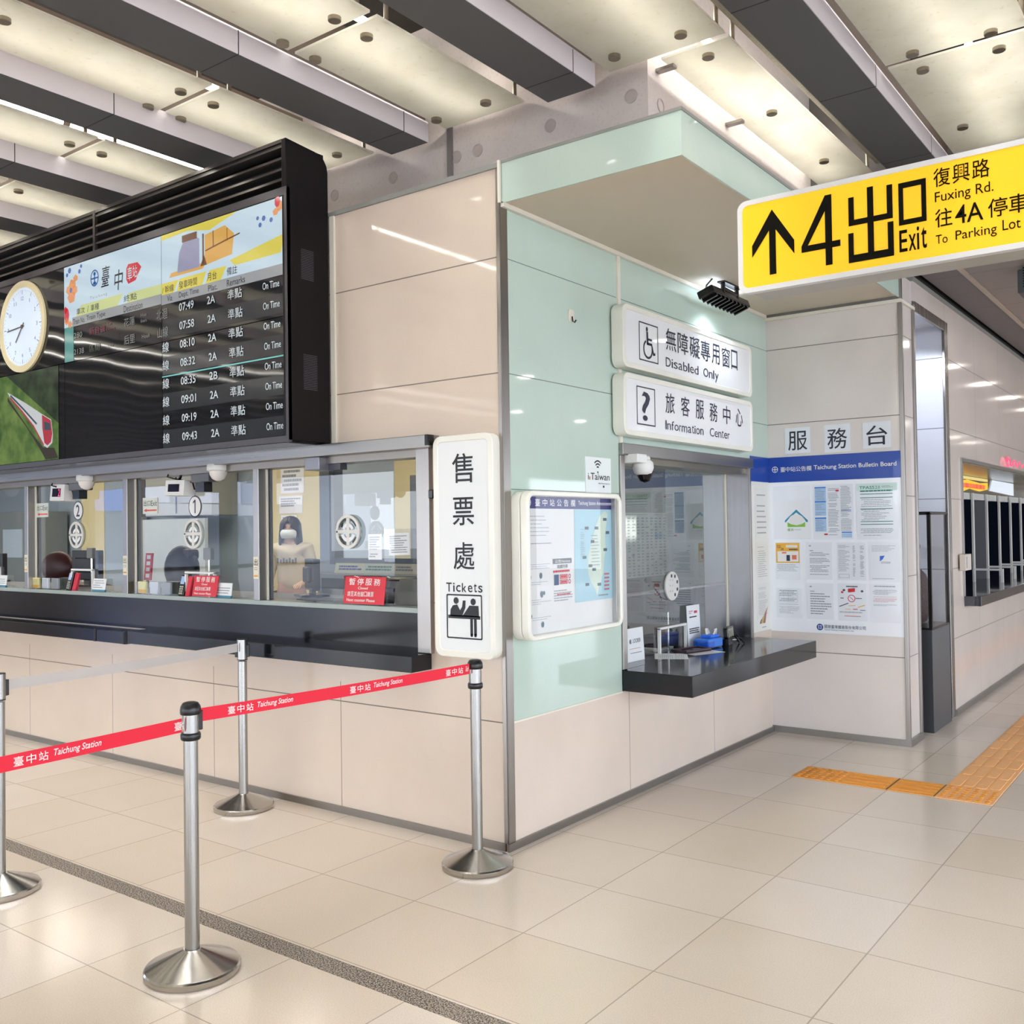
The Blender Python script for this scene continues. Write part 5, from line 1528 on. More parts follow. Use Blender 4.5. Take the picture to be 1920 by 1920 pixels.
# speaking disc and stalk
g = thing('speaker_disc', 'oval-looking pale speaking disc in the information window glass', 'speaker disc', (-.165, 1.985, 1.12))
fr = FB(-.170)
MB(fr).poly(ell(1.985, 1.122, .092, .092, 40), 0, .010).build('plate', DISC, g)
b = MB(fr)
for a, r in ((100, .066), (60, .07), (20, .07), (-20, .07), (-60, .066)):
    u, v = 1.985 + r * math.cos(math.radians(a)), 1.122 + r * math.sin(math.radians(a)); b.poly(ell(u, v, .012, .012, 10), .0105)
b.build('slot', SLOT, g)
b = MB(fr)
for k in range(3):
    for q in range(2): b.poly(ell(1.955 + q * .03, 1.09 + k * .035, .006, .006, 8), .0108)
b.build('screw', CHROME, g)
g = thing('intercom', 'grey intercom box on a thin stalk in the information window', 'intercom', (-.2, 1.99, .71))
MB().box(-.225, -.18, 1.925, 2.035, .955, 1.03).build('box', pm('intercom_dark', '#4c4f55', 0.4), g, bevel=0.004)
MB().tube([(-.20, 1.99, .711), (-.20, 1.99, .958)], .007).build('stalk', CHROME, g, smooth=40)
g = thing('gooseneck_microphone', 'thin black gooseneck microphone left of the speaking disc', 'microphone', (-.3, 1.85, 1.0))
b = MB(); b.tube([(-.22, 2.05, .9), (-.25, 1.98, 1.06), (-.27, 1.93, 1.12), (-.29, 1.90, 1.15)], .005, 6); b.build('neck', BLACKM, g, smooth=40)
b = MB(); b.ball((-.295, 1.895, 1.16), .018, 12, 8); b.build('head', BLACKM, g, smooth=60)
g = thing('slot_frame', 'white arched passing slot frame in the information window', 'slot frame', (-.17, 1.97, ZC))
b = MB(FB(-.168)); b.box(1.785, 1.80, ZC, .868, 0, .02); b.box(2.145, 2.16, ZC, .868, 0, .02); b.box(1.785, 2.16, .858, .872, 0, .02)
b.build('frame', WHITE, g, bevel=0.002)
g = thing('desk_papers', 'papers and dark folders on the desk seen through the passing slot', 'papers', (-.33, 2.0, ZC))
MB().box(-.38, -.22, 1.86, 2.1, ZC, .722).build('sheet', PAPER, g)
MB().box(-.39, -.25, 1.95, 2.3, .722, .79).build('folder', pm('folder_dark', '#3c2f38', 0.5), g)
MB().box(-.36, -.28, 2.1, 2.16, .79, .84).build('cup', pm('cup_brown', '#6d4a3a', 0.5), g)
# signs on the counter
g = thing('locker_sign', 'white locker sign card standing at the left end of the information counter', 'sign', (-.12, 1.42, ZC))
fr = FG((-.118, 1.325, ZC), (0.02, 1, 0), (-0.06, 0, 1))
MB(fr).box(0, .20, 0, .195, -.003, 0).build('card', PAPER, g)
b = MB(fr); b.text('櫃', .035, .06, .105, .132, .001); b.text('LOCKER', .075, .165, .108, .132, .001, .004); b.build('lettering', INK, g)
b = MB(fr); printed(b, .03, .17, .07, .09, 2, .001, .3); b.build('print', pm('gold_line', '#c79a5a', 0.6), g)
b = MB(fr); printed(b, .04, .17, .045, .055, 1, .001, .5); b.build('small_print', GREYINK, g)
g = thing('tall_notice', 'tall white notice card standing upright behind the blue box', 'sign', (-.12, 2.24, ZC))
fr = FG((-.135, 2.15, ZC), (0.0, 1, 0), (-0.04, 0, 1))
MB(fr).box(0, .185, 0, .272, -.004, 0).build('card', PAPER, g)
MB(fr).box(.185, .188, 0, .272, -.004, .001).build('edge', pm('edge_teal', '#2d7f95', 0.4), g)
b = MB(fr); printed(b, .025, .085, .215, .24, 2, .001, .6, 0); b.build('pink_print', pm('print_pink', '#d99aac', 0.6), g)
b = MB(fr); printed(b, .10, .165, .217, .235, 1, .001, .9, 0); b.build('red_print', REDINK, g)
b = MB(fr); printed(b, .03, .155, .19, .20, 1, .001, .8, 0); printed(b, .04, .14, .145, .157, 1, .001, .9, 0); printed(b, .02, .165, .085, .125, 3, .001, .55, 0)
b.build('print', INK, g)
# sheets, tray, box, clock
for i, (cx, cy, ang, lab) in enumerate(((-.04, 1.72, .5, 'white printed sheet lying flat nearest the locker sign'), (.02, 1.98, -.35, 'white printed sheet lying flat under the dark tray'))):
    g = thing('loose_sheet', lab, 'paper', (cx, cy, ZC), 'loose sheets on the information counter')
    fr = FG((cx, cy, ZC + i * .0008), (-math.sin(ang), math.cos(ang), 0), (-math.cos(ang), -math.sin(ang), 0))
    MB(fr).box(-.13, .13, -.10, .10, 0, .0006).build('sheet', PAPER, g)
    mb = MB(fr); printed(mb, -.11, .11, -.08, .08, 14, .0009, .22); mb.build('print', pm('pale_print', '#a9b2c4', .7), g)
g = thing('coin_tray', 'flat dark maroon payment tray lying on the loose sheets', 'tray', (-.02, 1.97, .713))
fr = FG((-.03, 1.975, .7128), (.25, 1, 0), (-1, .25, 0))
b = MB(fr); b.box(-.12, .12, -.065, .065, 0, .006); b.ring([(-.12, -.065), (.12, -.065), (.12, .065), (-.12, .065)], [(-.105, -.05), (.105, -.05), (.105, .05), (-.105, .05)], .006, .020)
b.build('tray', pm('maroon_plastic', '#3a2630', 0.3), g, bevel=0.003)
MB(fr).box(0.02, .09, -.03, .03, .007, .012).build('liner', pm('liner_grey', '#5d6070', 0.4), g)
g = thing('blue_box', 'small blue plastic box with a coiled white cord on the information counter', 'box', (-.04, 2.23, ZC))
fr = FG((-.035, 2.235, ZC), (.1, 1, 0), (-1, .1, 0))
BLUEP = pm('blue_plastic', '#3f7fe0', 0.3)
b = MB(fr); b.box(-.09, .09, -.055, .055, .004, .062); b.build('body', BLUEP, g, bevel=0.008)
MB(fr).box(-.04, .075, -.042, .042, .062, .084).build('lid', pm('blue_lid', '#2f73ea', 0.3), g, bevel=0.01)
MB(fr).box(-.093, -.02, -.057, .057, .003, .045).build('clear_end', glass('blue_acrylic', (.55, .72, .95, 1), 1.5), g)
b = MB()
b.tube([(-.035 + .03 * math.cos(a), 2.265 + .045 * math.sin(a) + .001 * k, .785 + .035 * math.sin(a * 2 + 1) + .01) for k, a in enumerate([i * .45 for i in range(26)])], .005, 6)
b.build('cord', WHITE, g, smooth=60)
g = thing('digital_clock', 'small black digital clock with angled legs at the right of the blue box', 'clock', (.03, 2.43, ZC))
fr = FG((.05, 2.352, .755), (-.18, 1, 0), (-0.08, 0, 1))
MB(fr).poly(rrect(0, .165, 0, .08, .016), -.03, 0).build('casing', BLACKM, g, bevel=0.004)
MB(fr).poly(rrect(.014, .150, .012, .067, .006), .001).build('screen', pm('lcd_olive', '#8b8f78', 0.25), g)
b = MB(fr); b.text('07:45', .035, .130, .023, .056, .002); b.build('lettering', pm('lcd_digit', '#6b6f5c', 0.4), g)
MB(fr).box(.02, .135, -.043, 0, -.05, -.006).build('stand', BLACKM, g)
b = MB(); b.tube([(.03, 2.505, .765), (.035, 2.56, .716)], .005, 6); b.tube([(.04, 2.505, .77), (.07, 2.565, .716)], .005, 6); b.build('leg', BLACKM, g)
g = tag(MB(FF(ZC)).box(-.09, -.06, 2.70, 2.76, 0, .001).build('paper_scrap', PAPER), 'tiny white paper scrap behind the digital clock', 'paper')
# camera at the window's top left corner
g = thing('dome_camera', 'white pan camera hung at the top corner of the information window', 'camera', (.02, 1.2, 1.90))
MB().box(.0, .09, 1.115, 1.225, 1.862, 1.912).build('bracket', WHITE, g, bevel=0.006)
b = MB(); b.tube([(.045, 1.20, 1.89), (.045, 1.31, 1.895)], .018, 10); b.build('arm', WHITE, g, smooth=40)
b = MB(); b.lathe(.045, 1.255, [(.04, 1.885), (.058, 1.87), (.062, 1.84), (.05, 1.81), (.035, 1.80)], 24); b.build('housing', WHITE, g, smooth=60)
b = MB(); b.lathe(.045, 1.275, [(.046, 1.806), (.044, 1.795), (.028, 1.765), (.0, 1.755)], 24); b.build('dome', BLACKM, g, smooth=60)
b = MB(); b.tube([(.05, 1.30, 1.83), (.06, 1.34, 1.82), (.05, 1.33, 1.79), (.04, 1.29, 1.79)], .006, 6); b.build('cable', BLACKM, g, smooth=40)

# ------------------------------------------------------------------ bulletin board
g = thing('bulletin_board', 'large white bulletin board with blue title band wrapping the inner corner', 'bulletin board', (.47, 3.2, .735))
fa = FA(3.2135); fb = FB(.0015)
BW = pm('board_white', '#f4f7fd', 0.3, var=0.01, coat=0.3); BB = pm('board_blue', '#0a3fa0', 0.3, var=0.02, coat=0.3)
b = MB(fa); b.box(.0, .938, .733, 1.814, 0, .003); b.build('backing', BW, g)
b = MB(fb); b.box(2.878, 3.208, .745, 1.816, 0, .003); b.build('side_backing', pm('board_cream', '#e8e7df', 0.35, var=0.01, coat=0.2), g)
b = MB(fa); b.box(.0, .938, 1.814, 1.996, 0, .004); b.build('title_band', BB, g)
b = MB(fb); b.box(2.878, 3.208, 1.816, 1.996, 0, .004); b.build('side_band', BB, g)
n_ = .0055
b = MB(fa)
for i, c in enumerate('臺中站公告欄'): b.text(c, .094 + i * .0385, .130 + i * .0385, 1.888, 1.924, n_, .012)
b.text('Taichung Station Bulletin Board', .340, .908, 1.886, 1.926, n_, .018)
b.ring(ell(.053, 1.908, .023, .023, 24), ell(.053, 1.908, .018, .018, 24), n_); b.quad(.033, .073, 1.905, 1.911, n_); b.quad(.050, .056, 1.888, 1.928, n_)
b.build('title_lettering', WHITE, g)
b = MB(fa)
b.ring(ell(.362, .776, .023, .023, 24), ell(.362, .776, .015, .015, 24), n_); b.quad(.340, .384, .773, .779, n_); b.quad(.359, .365, .755, .798, n_)
b.build('emblem', BLUEINK, g)
b = MB(fa)
for i, c in enumerate('國營臺灣鐵路股份有限公司'): b.text(c, .394 + i * .0242, .415 + i * .0242, .770, .794, n_, .01)
b.text('Taiwan Railway Corporation, Ltd.', .394, .60, .753, .764, n_, .005)
b.build('lettering', pm('slate_letters', '#3f4a63', 0.5), g)
SLV = pm('clear_sleeve', '#edf0f7', 0.15, var=0.01, coat=0.6)
sheets = [('house', .037, .310, 1.400, 1.785), ('fares', .328, .615, 1.398, 1.785), ('pass', .634, .912, 1.396, 1.783),
          ('leaflet', .045, .232, 1.108, 1.377), ('notice', .271, .458, 1.112, 1.377), ('list', .492, .692, 1.112, 1.374), ('codes', .712, .915, 1.113, 1.376),
          ('table', .047, .237, .832, 1.046), ('letter', .270, .463, .831, 1.086), ('ban', .492, .693, .829, 1.089), ('rules', .717, .913, .831, 1.088)]
slab_ = {'house': 'sheet with a blue roofed house emblem', 'fares': 'sheet of blue fare tables in three columns', 'pass': 'sheet headed by large green pass lettering', 'leaflet': 'sheet with an amber picture at its top',
         'notice': 'plain text sheet between the amber sheet and the number list', 'list': 'sheet with a long list of numbers', 'codes': 'sheet with a small blue emblem near the column edge',
         'table': 'sheet with one big table, lowest beside the inner corner', 'letter': 'plain letter sheet in the lowest row beside the table sheet', 'ban': 'sheet with a red no entry ring and coloured sticks', 'rules': 'sheet with reddish text lines, lowest near the column edge'}
for nm, u0, u1, v0, v1 in sheets:
    s = thing('posted_sheet', slab_[nm] + ', on the bulletin board', 'poster', ((u0 + u1) / 2, 3.209, v0), 'sheets on the bulletin board')
    MB(fa).box(u0, u1, v0, v1, .0032, .0046).build('sheet', SLV, s)
    W, H = u1 - u0, v1 - v0
    q = .0052
    mb = MB(fa)
    if nm == 'house':
        MB(fa).quad(u0 + W * .30, u1 - .004, v0 + .006, v0 + H * .72, q - .0003).build('inner_sheet', PAPER, s)
        MB(fa).poly([(.120, 1.535), (.120, 1.522), (.128, 1.522), (.150, 1.548), (.206, 1.592), (.262, 1.548), (.278, 1.522), (.290, 1.522), (.290, 1.535), (.206, 1.614)], q).build('roof_emblem', pm('roof_teal', '#2b8fb0', 0.5), s)
        MB(fa).poly(ell(.205, 1.540, .055, .038, 24), q + .0006).build('cloud_emblem', WHITE, s)
        MB(fa).poly([(.140, 1.523), (.165, 1.508), (.205, 1.500), (.245, 1.508), (.270, 1.523), (.270, 1.488), (.140, 1.488)], q).build('base_emblem', pm('base_green', '#82bd45', 0.5), s)
        mb.text('優', .138, .160, 1.458, 1.478, q, .02); mb.text('良', .165, .185, 1.458, 1.478, q, .02); mb.build('lettering', pm('letter_green', '#4f8f4a', 0.5), s)
        m3 = MB(fa); printed(m3, .19, .24, 1.462, 1.474, 2, q, .3); m3.build('print', GREYINK, s)
    elif nm == 'fares':
        m2 = MB(fa); m3 = MB(fa)
        for k, (a, c) in enumerate(((.70, .96), (.43, .70), (.14, .40))):
            m2.quad(u0 + W * .05, u0 + W * .33, v0 + H * a, v0 + H * c, q); printed(mb, u0 + W * .07, u0 + W * .31, v0 + H * (a + .01), v0 + H * (c - .04), 7, q + .0006, .35); m3.quad(u0 + W * .05, u0 + W * .33, v0 + H * (c - .025), v0 + H * c, q + .0006)
        m3.quad(u0 + W * .70, u0 + W * .94, v0 + H * .515, v0 + H * .53, q); m3.quad(u0 + W * .70, u0 + W * .95, v0 + H * .115, v0 + H * .135, q)
        m2.quad(u0 + W * .70, u0 + W * .95, v0 + H * .03, v0 + H * .11, q)
        printed(mb, u0 + W * .38, u0 + W * .65, v0 + H * .04, v0 + H * .96, 34, q, .4); printed(mb, u0 + W * .69, u0 + W * .95, v0 + H * .15, v0 + H * .97, 32, q, .4)
        m2.build('table_tint', SKYINK, s); m3.build('table_head', pm('head_blue', '#3f7fd0', 0.5), s); mb.build('print', GREYINK, s)
        m4 = MB(fa); m4.poly(rrect(u0 + W * .57, u0 + W * .65, v0 + H * .865, v0 + H * .90, .003, 2), q + .0008); m4.poly(rrect(u0 + W * .27, u0 + W * .36, v0 + H * .075, v0 + H * .105, .003, 2), q); m4.build('red_mark', REDINK, s)
    elif nm == 'pass':
        MB(fa).quad(u0 + .004, u1 - .004, v0 + H * .86, v1 - .004, q).build('head_tint', pm('mint_tint', '#cfe6df', 0.6), s)
        m2 = MB(fa); m2.text('TPASS', u0 + W * .08, u0 + W * .45, v1 - H * .105, v1 - H * .05, q + .0006, .02); m2.text('2.0', u0 + W * .47, u0 + W * .58, v1 - H * .105, v1 - H * .05, q + .0006, .02)
        printed(m2, u0 + W * .10, u0 + W * .90, v1 - H * .155, v1 - H * .125, 1, q + .0006, .8, 0)
        for k in (.80, .735, .535, .31, .26): m2.quad(u0 + W * .10, u0 + W * .88, v0 + H * k, v0 + H * (k + .012), q + .0006)
        m2.build('green_print', TEALINK, s)
        printed(mb, u0 + W * .12, u0 + W * .88, v0 + H * .33, v0 + H * .72, 13, q, .3); printed(mb, u0 + W * .10, u0 + W * .9, v0 + H * .06, v0 + H * .22, 7, q, .4); printed(mb, u0 + W * .62, u0 + W * .9, v1 - H * .09, v1 - H * .05, 2, q + .0006, .4)
        mb.build('print', GREYINK, s)
    elif nm == 'leaflet':
        m2 = MB(fa); m2.quad(u0 + .004, u1 - .008, v0 + H * .45, v1 - .004, q); m2.build('amber_panel', YELINK, s)
        m2 = MB(fa); m2.quad(u0 + W * .08, u1 - W * .08, v0 + H * .48, v0 + H * .76, q + .0006); m2.quad(u0 + W * .42, u0 + W * .88, v1 - H * .14, v1 - H * .07, q + .0006); m2.build('white_panel', WHITE, s)
        m2 = MB(fa); m2.quad(u0 + W * .44, u0 + W * .58, v0 + H * .50, v0 + H * .66, q + .001); m2.text('12/', u0 + W * .08, u0 + W * .22, v1 - H * .15, v1 - H * .07, q + .0008, .01); m2.text('26', u0 + W * .22, u0 + W * .34, v1 - H * .21, v1 - H * .14, q + .0008, .01)
        printed(m2, u0 + W * .55, u0 + W * .9, v1 - H * .21, v1 - H * .17, 1, q + .001, .8, 0); m2.build('dark_print', pm('leaf_navy', '#2c3550', .5), s)
        m2 = MB(fa); m2.quad(u0 + W * .66, u0 + W * .84, v0 + H * .54, v0 + H * .66, q + .001); m2.quad(u0 + W * .26, u0 + W * .44, v0 + H * .70, v0 + H * .74, q + .001); m2.build('red_print', pm('leaf_coral', '#e0785a', .5), s)
        printed(mb, u0 + W * .06, u0 + W * .9, v0 + H * .22, v0 + H * .42, 6, q, .3); mb.build('print', GREYINK, s)
    elif nm == 'codes':
        m2 = MB(fa); m2.poly([(u0 + W * .36, v0 + H * .5), (u0 + W * .36, v0 + H * .64), (u0 + W * .52, v0 + H * .65), (u0 + W * .46, v0 + H * .56)], q); m2.build('blue_emblem', pm('emblem_blue', '#3f6fd0', .5), s)
        printed(mb, u0 + W * .1, u0 + W * .9, v0 + H * .68, v0 + H * .92, 7, q, .25); printed(mb, u0 + W * .40, u0 + W * .72, v0 + H * .44, v0 + H * .50, 2, q, .4); printed(mb, u0 + W * .1, u0 + W * .9, v0 + H * .03, v0 + H * .07, 1, q, .3)
        mb.build('print', GREYINK, s)
    elif nm == 'ban':
        m2 = MB(fa); m2.ring(ell(u0 + W * .48, v0 + H * .60, .026, .026, 24), ell(u0 + W * .48, v0 + H * .60, .021, .021, 24), q); m2.stroke([(u0 + W * .42, v0 + H * .64), (u0 + W * .54, v0 + H * .56)], .004, q)
        m2.poly([(u0 + W * .36, v0 + H * .76), (u0 + W * .60, v0 + H * .78), (u0 + W * .60, v0 + H * .88), (u0 + W * .36, v0 + H * .86)], q); m2.quad(u0 + W * .22, u0 + W * .78, v0 + H * .12, v0 + H * .135, q); m2.quad(u0 + W * .12, u0 + W * .2, v0 + H * .74, v0 + H * .79, q); m2.quad(u0 + W * .52, u0 + W * .68, v0 + H * .305, v0 + H * .325, q)
        m2.build('red_print', REDINK, s)
        m2 = MB(fa); m2.stroke([(u0 + W * .70, v0 + H * .37), (u0 + W * .92, v0 + H * .43)], .006, q); m2.stroke([(u0 + W * .38, v0 + H * .40), (u0 + W * .60, v0 + H * .42)], .004, q); m2.quad(u0 + W * .26, u0 + W * .44, v0 + H * .305, v0 + H * .32, q); m2.build('amber_print', YELINK, s)
        mb.stroke([(u0 + W * .06, v0 + H * .38), (u0 + W * .36, v0 + H * .47)], .006, q); mb.poly(ell(u0 + W * .22, v0 + H * .82, .010, .008, 8), q); mb.poly(ell(u0 + W * .84, v0 + H * .80, .010, .008, 8), q); printed(mb, u0 + W * .3, u0 + W * .72, v0 + H * .90, v0 + H * .94, 1, q, .8, 0)
        mb.quad(u0 + W * .76, u0 + W * .94, v0 + H * .285, v0 + H * .30, q); printed(mb, u0 + W * .08, u0 + W * .30, v0 + H * .59, v0 + H * .62, 1, q, .8); printed(mb, u0 + W * .62, u0 + W * .9, v0 + H * .59, v0 + H * .62, 1, q, .8); printed(mb, u0 + W * .06, u0 + W * .94, v0 + H * .21, v0 + H * .25, 2, q, .4)
        mb.build('print', pm('dark_print', '#4c4f58', .6), s)
    elif nm == 'rules':
        m2 = MB(fa); printed(m2, u0 + W * .1, u0 + W * .9, v0 + H * .52, v0 + H * .68, 7, q, .3); m2.build('red_print', pm('soft_red', '#c8727c', .6), s)
        printed(mb, u0 + W * .08, u0 + W * .92, v0 + H * .72, v0 + H * .86, 7, q, .35); printed(mb, u0 + W * .1, u0 + W * .9, v0 + H * .42, v0 + H * .5, 3, q, .35); printed(mb, u0 + W * .06, u0 + W * .96, v0 + H * .93, v0 + H * .96, 1, q, .8); mb.build('print', GREYINK, s)
    elif nm == 'list':
        printed(mb, u0 + W * .05, u0 + W * .45, v0 + H * .2, v0 + H * .94, 24, q, .35); printed(mb, u0 + W * .55, u0 + W * .64, v0 + H * .1, v0 + H * .92, 30, q, .45); printed(mb, u0 + W * .80, u0 + W * .94, v0 + H * .1, v0 + H * .92, 30, q, .45)
        mb.ring([(u0 + W * .06, v0 + H * .06), (u0 + W * .42, v0 + H * .06), (u0 + W * .42, v0 + H * .16), (u0 + W * .06, v0 + H * .16)], [(u0 + W * .07, v0 + H * .067), (u0 + W * .41, v0 + H * .067), (u0 + W * .41, v0 + H * .153), (u0 + W * .07, v0 + H * .153)], q); mb.build('print', GREYINK, s)
    elif nm == 'table':
        for k in range(6): mb.quad(u0 + W * .1, u0 + W * .82, v0 + H * (.53 + k * .075), v0 + H * (.535 + k * .075), q)
        for k in range(5): mb.quad(u0 + W * (.1 + k * .18), u0 + W * (.105 + k * .18), v0 + H * .53, v0 + H * .91, q)
        printed(mb, u0 + W * .12, u0 + W * .8, v0 + H * .55, v0 + H * .95, 7, q, .4); printed(mb, u0 + W * .1, u0 + W * .9, v0 + H * .14, v0 + H * .48, 8, q, .25); mb.build('print', GREYINK, s)
    else:
        mb.quad(u0 + W * .12, u0 + W * .20, v1 - H * .11, v1 - H * .08, q)
        printed(mb, u0 + W * .14, u0 + W * .92, v0 + H * .12, v0 + H * .74, 9 if nm == 'letter' else 16, q, .45); printed(mb, u0 + W * .14, u0 + W * .3, v1 - H * .24, v1 - H * .21, 1, q, .8); mb.build('print', GREYINK, s)
for i, (v0, v1, n) in enumerate(((1.40, 1.77, 'topmost'), (1.10, 1.385, 'in the middle'), (.83, 1.09, 'lowest'))):
    s = thing('side_sheet', 'narrow pale text sheet on the side strip of the bulletin board, ' + n, 'poster', (.006, 3.04, v0), 'sheets on the side strip')
    MB(fb).box(2.94, 3.17, v0, v1, .0032, .0046).build('sheet', pm('side_paper', '#e2e1da', 0.3, var=0.01), s)
    mb = MB(fb); printed(mb, 2.97, 3.14, v0 + .03, v1 - .03, 8 + i * 7, .0052, .25); mb.build('print', pm('faint_print', '#a5a7a8', .6), s)
b = MB(fb)
for k, c in enumerate(('#2f4f78', '#d8a437', '#e0b85a', '#3f9a8a', '#c94f62')):
    m2 = MB(fb); a0 = 2.96 + k * .008
    m2.poly([(2.99 + k * .018, .800), (3.02 + k * .020, .83 + k * .014), (3.07 + k * .017, .845 + k * .017), (3.09 + k * .014, .842 + k * .020), (3.05 + k * .016, .825 + k * .013), (3.02 + k * .017, .800)], .005 + k * .0002)
    m2.build('fan_emblem', pm('fan_%d' % k, c, .5), g)
mb = MB(fb); printed(mb, 3.03, 3.13, .768, .776, 1, .005, .8); mb.build('small_print', GREYINK, g)

# three character cards above the board
for i, (c, u0, u1, v0, v1, tilt, n) in enumerate((('服', .130, .318, 2.018, 2.204, -.01, 'first'), ('務', .417, .602, 2.010, 2.206, -.02, 'second'), ('台', .686, .876, 2.020, 2.203, -.03, 'third'))):
    s = thing('character_card', 'white card with black character, %s of the three taped above the blue title band' % n, 'card', ((u0 + u1) / 2, 3.21, v0), 'character cards above the board')
    fr = FG((u0, 3.2145, v0), (1, 0, -tilt * .3), (tilt * .3, 0, 1))
    W, H = u1 - u0, v1 - v0
    MB(fr).box(0, W, 0, H, 0, .0015).build('sheet', pm('card_paper', '#e6eaf0', 0.5, var=.02), s)
    b = MB(fr); b.text(c, W * .13, W * .88, H * .12, H * .86, .0025, .02); b.build('lettering', pm('card_black', '#22262e', .5), s)
# ------------------------------------------------------------------ queue posts
STN = brushed('post_steel', '#a5a4a2', 0.24, 2, 0.9)
RUB = pm('black_rubber', '#101114', 0.3)
def post(name, x, y, lab, cap=True, slots=()):
    g = thing(name, lab, 'queue post', (x, y, 0), 'queue posts')
    b = MB(); b.lathe(x, y, [(0.150, 0.0), (0.158, 0.003), (0.160, 0.008), (0.160, 0.022), (0.156, 0.028), (0.150, 0.031), (0.036, 0.078), (0.030, 0.082), (0.0, 0.082)], 56); b.build('base', pm('spun_steel', '#bdbab6', 0.2, 1.0, 0.04), g, smooth=28)
    b = MB(); b.lathe(x, y, [(0.0245, 0.078), (0.0245, 0.80)], 32); b.build('pole', STN, g, smooth=40)
    b = MB(); b.lathe(x, y, [(0.028, 0.812), (0.028, 0.888 if cap else 0.918)], 32); b.build('head', STN, g, smooth=40)
    if cap:
        b = MB(); b.lathe(x, y, [(0.030, 0.792), (0.034, 0.797), (0.034, 0.812), (0.031, 0.818)], 32); b.build('collar', RUB, g, smooth=40)
        b = MB(); b.lathe(x, y, [(0.033, 0.880), (0.035, 0.884), (0.035, 0.897), (0.033, 0.908), (0.026, 0.919), (0.018, 0.922), (0.0, 0.922)], 32); b.build('cap', RUB, g, smooth=35)
    else:
        b = MB(); b.lathe(x, y, [(0.0275, 0.806), (0.0275, 0.812)], 32); b.build('collar', RUB, g, smooth=40)
        b = MB(); b.lathe(x, y, [(0.0265, 0.918), (0.0255, 0.921), (0.0, 0.921)], 32); b.build('cap', RUB, g, smooth=35)
    for ax, ay in slots:
        s = math.hypot(ax, ay); ux, uy = ax / s, ay / s
        fr = FG((x + ux * .026, y + uy * .026, 0.823), (-uy, ux, 0), (0, 0, 1))
        MB(fr).box(-.016, .016, 0, .068, -.004, .012).build('tape_slot', RUB, g, bevel=0.003)
    return g
S1 = (-0.152, -1.60); S2 = (0.006, -0.238); S3 = (-1.629, -0.242); S4 = (-1.475, -1.62); S5 = (-0.10, -3.05)
post('queue_post', *S1, 'steel queue post with black domed cap where both red belts meet', True, ((0.158, 1.362),))
post('queue_post', *S2, 'steel queue post with black domed cap, at the wall corner below the tickets sign', True, ())
post('queue_post', *S3, 'steel queue post with plain flat top near the ticket wall, holding the grey belt', False, ((-1, -1), (1, 1)))
post('queue_post', *S4, 'steel queue post cut by the picture edge, where the grey belt ends', False, ((-.1, 1),))
post('queue_post', *S5, 'steel queue post outside the picture, holding the other end of the red belt', True, ((0, 1),))
b = MB(FG((S1[0] + .07, S1[1] + .075, .056), (.7, .72, 0), (-.62, .6, .5)))
for k in range(3):
    b.stroke([(-.01 + k * .02, 0), (.0 + k * .02, .012), (-.008 + k * .02, .02)], .003, .004); b.stroke([(-.012 + k * .02, .012), (.006 + k * .02, .008)], .003, .004)

def belt(name, a, c, za, zb, wd, mat, lab, sag=0.01, texts=()):
    g = thing(name, lab, 'belt', ((a[0] + c[0]) / 2, (a[1] + c[1]) / 2, min(za, zb) - wd / 2), None)
    L = math.hypot(c[0] - a[0], c[1] - a[1]); ux, uy = (c[0] - a[0]) / L, (c[1] - a[1]) / L
    nx, ny = uy, -ux
    def F(u, v, n):
        t = u / L
        z = za + (zb - za) * t - sag * 4 * t * (1 - t) + v
        return (a[0] + ux * u + nx * n, a[1] + uy * u + ny * n, z)
    n = 40; vs = []; fs = []
    u0, u1 = .039, L - .036
    for i in range(n + 1):
        u = u0 + (u1 - u0) * i / n
        for v, w_ in ((-wd / 2, -.0008), (wd / 2, -.0008), (wd / 2, .0008), (-wd / 2, .0008)): vs.append((u, v, w_))
    for i in range(n):
        for k in range(4): fs.append((i * 4 + k, i * 4 + (k + 1) % 4, i * 4 + 4 + (k + 1) % 4, i * 4 + 4 + k))
    fs += [(0, 1, 2, 3), (4 * n + 3, 4 * n + 2, 4 * n + 1, 4 * n)]
    MB(F).add(vs, fs).build('webbing', mat, g)
    if texts:
        b = MB(F)
        for s0, s1 in texts:
            W = s1 - s0
            for k, ch in enumerate('臺中站'):
                q = s0 + W * (k * .135); b.text(ch, q, min(q + W * .105, u1), -wd * .30, wd * .30, .0016, .02)
            if s0 + W < u1 + .02: b.text('Taichung Station', s0 + W * .42, min(s0 + W, u1 - .002), -wd * .27, wd * .30, .0016, .025, .2)
            else: b.text('Taich', s0 + W * .42, u1 - .004, -wd * .20, wd * .30, .0016, .025, .2)
        b.build('lettering', pm('belt_print', '#f3e9e4', .6), g)
    return g, F, L
wv = NT('red_webbing')
sp = wv.n('ShaderNodeTexWave'); sp.bands_direction = 'Z'; sp.inputs['Scale'].default_value = 220; wv.l(wv.coord(), sp.inputs['Vector'])
wv.l(wv.mix(sp.outputs['Fac'], lin('#d30a2c'), lin('#f01c3e')), wv.b.inputs['Base Color']); wv.b.inputs['Roughness'].default_value = .6
REDW = wv.m
L12 = 1.371
belt('queue_belt', S1, S2, .872, .884, .046, REDW, 'red printed belt running to the queue post at the wall corner', .004, ((.104 * L12, .3035 * L12), (.495 * L12, .693 * L12), (.87 * L12, 1.07 * L12)))
